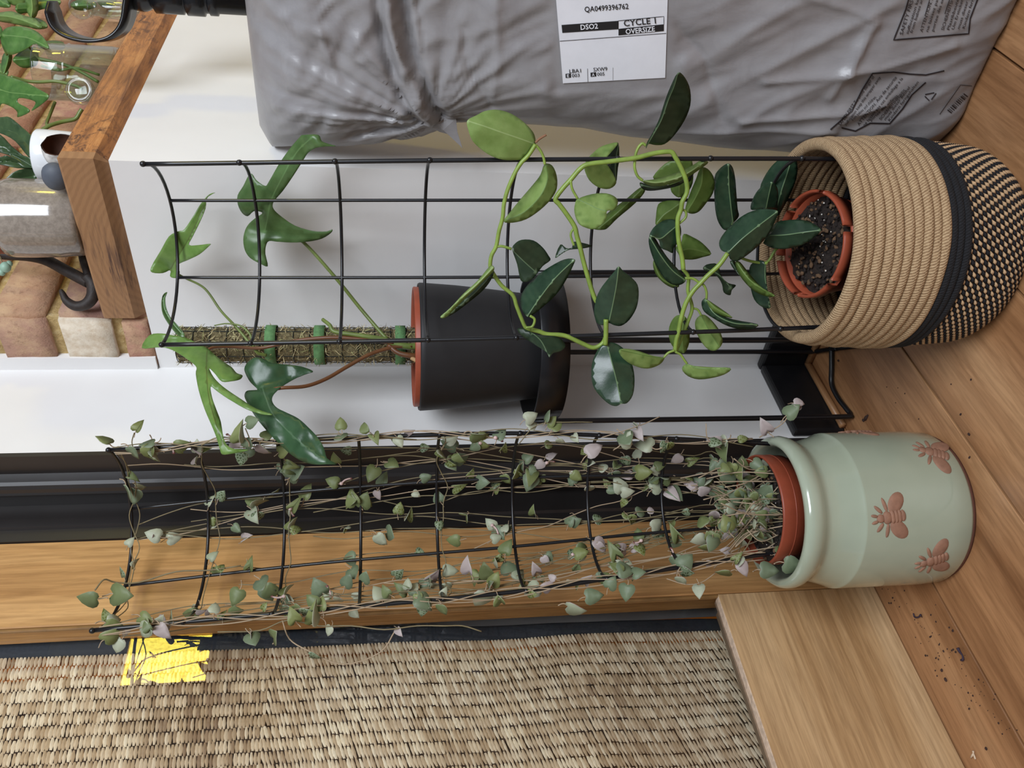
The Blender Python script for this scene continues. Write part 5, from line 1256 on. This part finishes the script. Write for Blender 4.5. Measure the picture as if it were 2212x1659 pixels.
P = catmull([at(176, 540, 1.045), at(180, 562, 1.04), at(186, 580, 1.032), at(192, 602, 1.028)], 5); V, Fc = tube(P, 0.005, 9); mk('branch', V, Fc, IRON, ir)
# white cup with a snake plant
WHITE = plain('white_glaze', rgb(226, 228, 230), 0.2, 0.5)
WC = stand_at(340, 1.0)
wc = lathe_thing('plant_cup', 'small white ceramic cup planter behind the shell on the oak slab', 'pot', WC, 'cup_body',
    [(0.022, 0), (0.026, 0.001), (0.029, 0.02), (0.0305, 0.045), (0.0308, 0.0555), (0.0298, 0.057), (0.0285, 0.055), (0.026, 0.02), (0.005, 0.015)], WHITE)
soil_disc('soil', WC + Vector((0, 0, 0.050)), 0.0275, wc, 0.002, None, 31.0)
SNK = leafmat('snake_plant_leaf', rgb(36, 60, 36), rgb(70, 94, 58), rgb(64, 86, 50), 0.3, 0.08, 0.0)
snake = thing('snake_plant', 'snake plant with dark strap leaves growing from the white cup', 'plant', WC + Vector((0, 0, 0.051)))
for out, rib, d0_, d1_ in (
    ([(310,1215),(290,1325),(240,1335),(130,1205),(0,1135),(-200,1080),(-200,1000),(0,1000),(80,1000),(180,1080),(260,1150)], [(285,1290),(120,1130),(-200,1040)], 0.99, 1.01),
    ([(285,1440),(200,1405),(100,1335),(0,1300),(-150,1260),(-150,1120),(0,1150),(100,1250),(200,1330),(285,1400)], [(285,1425),(100,1290),(-150,1190)], 0.985, 0.97),
    ([(300,1450),(300,1545),(200,1572),(50,1600),(0,1640),(-200,1700),(-200,1610),(0,1560),(100,1480),(200,1442)], [(300,1500),(100,1540),(-200,1650)], 0.985, 0.96),
    ([(290,1430),(150,1432),(0,1402),(-150,1400),(-150,1320),(0,1342),(60,1330),(180,1390)], [(285,1425),(100,1385),(-150,1360)], 0.98, 0.96),
    ([(285,1428),(200,1422),(130,1370),(80,1312),(200,1330),(275,1362)], [(280,1420),(180,1360),(90,1315)], 0.978, 0.975)):
    poly_leaf('leaf', Z(0, 0, out), Z(0, 0, rib), d0_, d1_, SNK, snake, -0.006, 0, 8, 3, 0.001, d0_*50, 1.0)
# broken shell and pebble
BROWN = plain('dark_shell_inside', rgb(74, 44, 28), 0.7, var=0.3, scale=90)
t = NT('pale_shell_outside'); n1 = t.noise(t.coord(), 70, 5, 0.6); t.set(Base_Color=t.ramp(n1, [(0.35, rgb(150, 142, 134)), (0.6, rgb(222, 220, 216))]), Roughness=0.5); SHELL = t.m
SC = at(131, 315, 0.945); sdir = (-CF*0.75 + Vector((0, 0, -0.15)) + CR*0.55).normalized()
sh = thing('shell_half', 'pale broken nut shell with a dark brown hollow on the oak slab corner', 'shell', stand_at(315, 0.945))
q_ = Vector((0, 0, 1)).rotation_difference(sdir).to_matrix()
outr = []; R_ = 0.021
V = []; Fc = []; na, nr = 24, 8
for i in range(nr + 1):
    tt = (PI*0.62)*(1 - i/nr) + 0.0
    for k in range(na):
        a = 2*PI*k/na; rr_ = R_*(1 + 0.06*nz(math.cos(a)*2, math.sin(a)*2, i*0.3)); zz = -math.cos(PI*0.62 - tt)*0 - R_*math.cos(PI - (PI*0.62*(1 - i/nr))) if False else None
        th = PI - PI*0.62*(i/nr); V.append(SC + q_ @ Vector((rr_*math.sin(th)*math.cos(a), rr_*math.sin(th)*math.sin(a), rr_*math.cos(th) - 0.006 + (0.0025*nz(a*2, 3) if i == nr else 0))))
for i in range(nr):
    for k in range(na): Fc.append((i*na+k, (i+1)*na+k, (i+1)*na+(k+1) % na, i*na+(k+1) % na))
mk('shell_outside', V, Fc, SHELL, sh)
mk('shell_hollow', [SC + (p - SC)*0.93 + sdir*0.0004 for p in V], [tuple(reversed(f_)) for f_ in Fc], BROWN, sh)
V, Fc = ball((0, 0, 0), 0.0165, 20, 14, (1.0, 0.72, 0.85)); pc = at(124, 381, 0.925); 
pc.z = max(pc.z, SLT + 0.013)
peb = mk('pebble', [pc + Vector(p)*(1 + 0.05*nz(p[0]*90, p[1]*90, p[2]*90)) for p in V], Fc, plain('blue_grey_stone', rgb(82, 88, 98), 0.6, var=0.15, scale=60)); tag(peb, 'smooth blue-grey pebble on the corner of the oak slab', 'pebble')
# glassware
t = NT('clear_glass'); t.n.remove(t.p); gl = t.new('ShaderNodeBsdfGlass'); gl.inputs['IOR'].default_value = 1.2; gl.inputs['Roughness'].default_value = 0.0; gl.inputs['Color'].default_value = (0.93, 0.97, 0.94, 1)
tr = t.new('ShaderNodeBsdfTransparent'); tr.inputs['Color'].default_value = (0.9, 0.95, 0.92, 1); gs = t.new('ShaderNodeBsdfGlossy'); gs.inputs['Roughness'].default_value = 0.03
lw = t.new('ShaderNodeLayerWeight'); lw.inputs['Blend'].default_value = 0.22; ms = t.new('ShaderNodeMixShader'); t.link(lw.outputs['Facing'], ms.inputs[0]); t.link(tr.outputs[0], ms.inputs[1]); t.link(gs.outputs[0], ms.inputs[2]); t.link(ms.outputs[0], t.out.inputs['Surface']); GLASS = t.m
VC = stand_at(163, 1.13)
vase = lathe_thing('glass_vase', 'clear straight glass vase holding green cuttings on the oak slab', 'vase', VC, 'glass_wall',
    [(0.031, 0), (0.0345, 0.002), (0.036, 0.01), (0.0362, 0.062), (0.0372, 0.064), (0.0362, 0.066), (0.0362, 0.101), (0.0368, 0.1035), (0.0352, 0.1035), (0.0345, 0.08), (0.0345, 0.008), (0.005, 0.006)], GLASS)
BT = stand_at(24, 1.24)
bot = lathe_thing('glass_bottle', 'clear glass bottle with a round glass ball stopper at the back of the slab', 'bottle', BT, 'bottle_glass',
    [(0.012, 0), (0.0135, 0.002), (0.0135, 0.06), (0.011, 0.066), (0.0105, 0.074), (0.013, 0.076), (0.012, 0.078), (0.009, 0.077), (0.0115, 0.05), (0.003, 0.004)], GLASS, 32)
V, Fc = ball(BT + Vector((0, 0, 0.090)), 0.0165, 20, 14); mk('ball_stopper', V, Fc, GLASS, bot)
GB = at(174, 197, 1.075)
gw = thing('glass_paperweight', 'round ribbed clear glass disc standing in front of the vase', 'ornament', stand_at(197, 1.075))
gdir = (-CF + Vector((0, 0, -0.1))).normalized(); qg = Vector((0, 0, 1)).rotation_difference(gdir).to_matrix()
V, Fc = lathe([(0.0, -0.008), (0.012, -0.008), (0.0165, -0.005), (0.0180, 0.0), (0.0165, 0.005), (0.0150, 0.0055), (0.0135, 0.004), (0.010, 0.0065), (0.004, 0.0075), (0.0, 0.0078)], (0, 0, 0), 36, False)
mk('glass_disc', [GB + qg @ Vector(p) for p in V], Fc, GLASS, gw)
# cuttings in the vase
POT = leafmat('pothos_leaf', rgb(66, 108, 46), rgb(98, 142, 70), rgb(126, 160, 96), 0.28, 0.2)
POT2 = leafmat('pothos_light_leaf', rgb(98, 134, 64), rgb(126, 158, 88), rgb(150, 176, 110), 0.32, 0.25)
cut = thing('plant_cuttings', 'leafy green cuttings rooting in the clear glass vase on the slab', 'plant', VC + Vector((0, 0, 0.01)))
for out, rib, d0_, d1_, m_ in (
    ([(5,300),(60,235),(180,225),(300,260),(380,330),(418,415),(330,385),(290,375),(200,430),(110,465),(60,460),(20,400)], [(30,300),(150,310),(260,330),(410,405)], 1.12, 1.08, POT),
    ([(-60,110),(0,105),(100,95),(200,130),(300,160),(360,235),(250,235),(120,205),(0,185),(-60,160)], [(-60,130),(120,150),(355,232)], 1.15, 1.12, POT2),
    ([(150,30),(230,20),(300,0),(430,10),(420,60),(330,90),(300,150),(230,110),(170,120),(130,80)], [(300,70),(220,70),(140,75)], 1.17, 1.15, POT),
    ([(20,480),(60,440),(105,470),(90,560),(40,630),(10,600)], [(80,450),(60,540),(35,625)], 1.14, 1.13, POT),
    ([(110,500),(200,420),(300,400),(330,470),(310,560),(200,580),(130,540)], [(320,470),(230,500),(120,510)], 1.13, 1.12, POT),
    ([(330,370),(440,345),(540,360),(545,420),(440,425),(340,420)], [(340,400),(440,390),(545,390)], 1.16, 1.16, POT2),
    ([(215,-60),(300,-60),(330,40),(310,140),(260,150),(220,60)], [(260,-60),(275,60),(265,145)], 1.16, 1.15, POT2),
    ([(-150,-80),(-20,-60),(60,-20),(90,60),(0,60),(-100,20)], [(-120,-60),(80,50)], 1.2, 1.18, POT),
    ([(330,-40),(450,-50),(520,10),(480,70),(400,60),(340,20)], [(335,-20),(430,10),(515,15)], 1.2, 1.2, POT2),
    ([(60,-40),(150,-70),(215,-30),(200,40),(130,50),(70,20)], [(65,-10),(140,-5),(210,-10)], 1.18, 1.17, POT2),
    ([(-40,560),(10,540),(70,600),(60,650),(0,650),(-50,620)], [(-45,590),(60,630)], 1.16, 1.15, POT2),
    ([(200,170),(300,150),(390,190),(400,240),(310,250),(230,220)], [(205,185),(300,205),(398,225)], 1.17, 1.16, POT2),
    ([(600,30),(700,-10),(800,0),(820,60),(720,90),(640,80)], [(605,50),(700,45),(815,40)], 1.28, 1.28, POT),
    ([(820,-20),(920,-60),(1000,-20),(960,50),(870,60)], [(825,10),(910,0),(990,-5)], 1.29, 1.29, POT2),
    ([(-160,180),(-40,190),(20,250),(0,330),(-80,330),(-170,260)], [(-150,200),(0,310)], 1.13, 1.12, POT)):
    poly_leaf('leaf', Z(0, 0, out), Z(0, 0, rib), d0_, d1_, m_, cut, 0.01, 0, 8, 5, 0.002, d0_*30, 1.6)
def cst(pts, r, m_, par): V, Fc = tube(catmull([at(x/3.95, y/3.95, d) for x, y, d in pts], 6), r, 7); mk('stem', V, Fc, m_, par)
cst([(330,500,1.12),(470,530,1.125),(600,570,1.13),(720,630,1.13),(840,700,1.135)], 0.0022, PETI, cut); cst([(350,560,1.12),(500,600,1.13),(650,580,1.13),(850,640,1.14)], 0.0018, PETI, cut)
cst([(240,390,1.12),(290,450,1.12),(360,520,1.125),(520,600,1.13)], 0.0018, PETI, cut); cst([(0,290,1.13),(40,420,1.13),(60,470,1.135)], 0.0016, PETI, cut)
# swiss-cheese vine in front
SWI = leafmat('holey_leaf', rgb(62, 104, 48), rgb(92, 134, 66), rgb(120, 156, 90), 0.26, 0.2)
sw = thing('swiss_cheese_vine', 'vine with a large green leaf full of holes, left of the glass vase', 'plant', stand_at(245, 1.06))
poly_leaf('leaf', Z(0, 0, [(-120,600),(0,625),(100,660),(220,700),(330,760),(420,820),(340,900),(268,946),(300,890),(290,862),(200,838),(150,842),(155,880),(230,920),(248,957),(150,1000),(148,960),(110,920),(30,885),(0,900),(-20,980),(-110,940),(-140,760)]), Z(0, 0, [(-130,700),(50,780),(200,800),(410,820)]), 1.06, 1.03, SWI, sw, 0.008, 0, 7, 6, 0.002, 5.0, 1.4)
cst([(90,655,1.07),(220,690,1.08),(340,700,1.085),(480,695,1.09),(640,730,1.09),(700,760,1.09)], 0.0022, PETI, sw)
cst([(300,1190,1.04),(340,1130,1.045),(420,1075,1.05),(530,1040,1.06),(640,1015,1.065),(680,960,1.065),(700,930,1.065)], 0.0026, PETI, sw)
cst([(470,870,1.08),(430,970,1.075),(400,1050,1.07),(410,1080,1.06)], 0.0020, PETI, sw); cst([(-120,700,1.06),(-60,800,1.07),(90,655,1.07)], 0.002, PETI, sw)
# ================================================================== BLACK TELESCOPIC STAND WITH A CURVED CRADLE
BLKPL = plain('satin_black_plastic', rgb(18, 18, 20), 0.25, 0.5)
PX = at(410, -4, 0.985); px_, py_ = PX.x, PX.y
lst = thing('tripod_pole', 'black telescopic pole with a curved cradle on top, standing behind the grey bag', 'stand', (px_, py_, 0))
def zx(x): return at(x, -4, 0.985).z
segs = [(0.0185, zx(395), zx(455)), (0.0165, zx(455), 0.55), (0.0190, zx(330), zx(395)), (0.0150, zx(318), zx(330)), (0.0185, zx(440), zx(458))]
V, Fc = lathe([(0.012, 0.03), (0.012, 0.60), (0.0155, 0.602), (0.0155, zx(470)), (0.0182, zx(468)), (0.0182, zx(452)), (0.0160, zx(450)), (0.0160, zx(442)), (0.0195, zx(440)), (0.0195, zx(404)), (0.0165, zx(402)), (0.0165, zx(398)), (0.0188, zx(396)), (0.0188, zx(338)), (0.012, zx(330)), (0.012, zx(316))], (px_, py_, 0), 32, True, True); mk('telescopic_tube', V, Fc, BLKPL, lst)
V, Fc = ball((px_, py_, zx(310)), 0.018, 20, 14, (1, 1, 1.0)); mk('ball_joint', V, Fc, BLKPL, lst)
for k in range(3):
    a = 2*PI*k/3 + 0.3; V, Fc = tube([(px_, py_, 0.16), (px_ + 0.05*math.cos(a), py_ + 0.05*math.sin(a), 0.08), (px_ + 0.085*math.cos(a), py_ + 0.085*math.sin(a), 0.005)], 0.006, 8); mk('tripod_leg', V, Fc, BLKPL, lst)
path = catmull([at(x, y, 0.965) for x, y in ((113, 2), (116, 30), (126, 55), (146, 73), (175, 84), (210, 88), (242, 82), (264, 66), (276, 42), (281, 10), (283, -8))], 6)
V = []; Fc = []; wdir = (CF*0.9 + CR*0.40).normalized()
for i, p in enumerate(path):
    tn = (path[min(i+1, len(path)-1)] - path[max(i-1, 0)]).normalized(); n_ = tn.cross(wdir).normalized(); w0 = 0.017*min(1, 0.5 + i/10)
    V += [p - wdir*w0 - n_*0.0018, p + wdir*w0 - n_*0.0018, p + wdir*w0 + n_*0.0018, p - wdir*w0 + n_*0.0018]
for i in range(len(path) - 1):
    for k in range(4): Fc.append((i*4+k, i*4+(k+1) % 4, (i+1)*4+(k+1) % 4, (i+1)*4+k))
Fc += [(3, 2, 1, 0), tuple((len(path)-1)*4+k for k in range(4))]
mk('curved_cradle', V, Fc, BLKPL, lst)

# ================================================================== ROOM BEHIND: right-hand wall with a small amber window (seen mirrored in the glass pane)
WX = 1.35
def mirrored(x, y, X): 
    p = onX(x, y, -0.8760); r = ray(x, y); r = Vector((-r.x, r.y, r.z)); return p + r*((X - p.x)/r.x)
q = [mirrored(x, y, WX) for x, y in ((282, 1375), (440, 1372), (463, 1472), (260, 1480))]
by0 = (q[0].y + q[1].y)/2; by1 = (q[2].y + q[3].y)/2; bz0 = (q[1].z + q[2].z)/2; bz1 = (q[0].z + q[3].z)/2
y0, y1 = sorted((by0, by1)); z0, z1 = sorted((bz0, bz1))
mbw = MB()
for bx in ((WX, WX + 0.1, 1.0, y0 - 0.02, 0, 1.9), (WX, WX + 0.1, y1 + 0.02, 2.1, 0, 1.9), (WX, WX + 0.1, y0 - 0.02, y1 + 0.02, 0, z0 - 0.02), (WX, WX + 0.1, y0 - 0.02, y1 + 0.02, z1 + 0.02, 1.9)): mbw.add(box(*bx))
o = mbw.build('wall_right', WALL, None, False); o['kind'] = 'structure'
w2 = thing('window_2', None, None, (WX, (y0 + y1)/2, z0)); w2['kind'] = 'structure'
t = NT('sunlit_amber_glass'); em = t.new('ShaderNodeEmission'); n1 = t.noise(t.coord(), 90, 4, 0.6)
t.link(t.ramp(n1, [(0.35, rgb(214, 190, 60)), (0.6, rgb(255, 232, 92))]), em.inputs['Color']); em.inputs['Strength'].default_value = 30.0; t.link(em.outputs[0], t.out.inputs['Surface']); AMBER = t.m
mk('amber_pane', [(WX + 0.01, y0, z0), (WX + 0.01, y1, z0), (WX + 0.01, y1, z1), (WX + 0.01, y0, z1)], [(0, 3, 2, 1)], AMBER, w2, False)
mbf = MB()
for bx in ((WX - 0.004, WX + 0.02, y0 - 0.02, y0, z0 - 0.02, z1 + 0.02), (WX - 0.004, WX + 0.02, y1, y1 + 0.02, z0 - 0.02, z1 + 0.02), (WX - 0.004, WX + 0.02, y0, y1, z0 - 0.02, z0), (WX - 0.004, WX + 0.02, y0, y1, z1, z1 + 0.02)): mbf.add(box(*bx))
mbf.build('window_frame', OAKPANEL, w2, False)

# ================================================================== CRUMBS ON THE FLOOR
CRUMB = plain('soil_crumb', rgb(58, 38, 32), 0.9, var=0.4, scale=300)
rc = random.Random(5); mbc = MB()
def speck(x, y, px):
    p = onZ(x, y, 0); r = px*depth(p)/FPX/2; V, Fc = ball((0, 0, 0), r, 6, 4, (rc.uniform(0.7, 1.5), rc.uniform(0.7, 1.3), 0.6))
    mbc.add(([p + Vector(q_) + Vector((0, 0, r*0.35)) for q_ in V], Fc))
for i in range(95):
    t_ = rc.random(); x = 1905 + 260*t_ + rc.gauss(0, 22); y = 1262 + 330*t_ + rc.gauss(0, 22) - 20
    if onZ(x, y, 0).x > -0.855: speck(x, y, rc.choice([2, 2, 2.5, 3, 4, 5]))
for x, y, s in ((2044, 1468, 9), (2000, 1416, 5), (2035, 1448, 6), (1812, 779, 6), (2076, 895, 6), (2094, 938, 7), (2095, 988, 6), (1872, 903, 11), (1866, 908, 8), (1875, 898, 6), (2055, 830, 4), (1955, 850, 3), (1940, 838, 3), (1985, 905, 3), (2098, 820, 4), (1700, 1660, 4), (2131, 1617, 7), (1916, 836, 3), (1935, 870, 3)): speck(x, y, s)
o = mbc.build('soil_crumbs', CRUMB); tag(o, 'scattered soil crumbs on the floor beside the kick board', 'crumbs', None, 'stuff')
PURP = plain('dried_purple_scrap', rgb(52, 38, 54), 0.7)
for pts, lab_ in (([(1973, 1325, 2.2), (1976, 1333, 2.5), (1984, 1333, 2.2), (1989, 1328, 3)], 'tiny dark purple hooked scrap of dried plant on the floor, nearest the crock'), ([(2069, 1400, 4.5), (2073, 1408, 3.5), (2079, 1416, 2), (2080, 1425, 3.5), (2076, 1426, 3)], 'tiny dark purple long scrap of dried plant on the floor beside the dark plank seam')):
    P = [onZ(x, y, 0.0028) for x, y, _ in pts]; rr_ = [r*0.9/FPX/1.2 for _, _, r in pts]
    C2 = catmull(P, 4); R2 = []
    for i in range(len(C2)):
        q_ = i/(len(C2) - 1)*(len(rr_) - 1); k = min(int(q_), len(rr_) - 2); R2.append(rr_[k] + (rr_[k+1] - rr_[k])*(q_ - k))
    V, Fc = tube(C2, R2, 6); o = mk('dried_scrap', V, Fc, PURP); tag(o, lab_, 'plant scrap')
mb_ = MB()
for a, b in (((2097, 1637), (2103, 1628)), ((2103, 1628), (2107, 1640)), ((2103, 1628), (2102, 1622))): mb_.add(tube([onZ(*a, 0.0015), onZ(*b, 0.0022)], 0.0011, 5))
tag(mb_.build('pale_chip', plain('pale_straw', rgb(214, 190, 162), 0.8)), 'tiny pale straw chip on the floor at the frame edge', 'plant scrap')
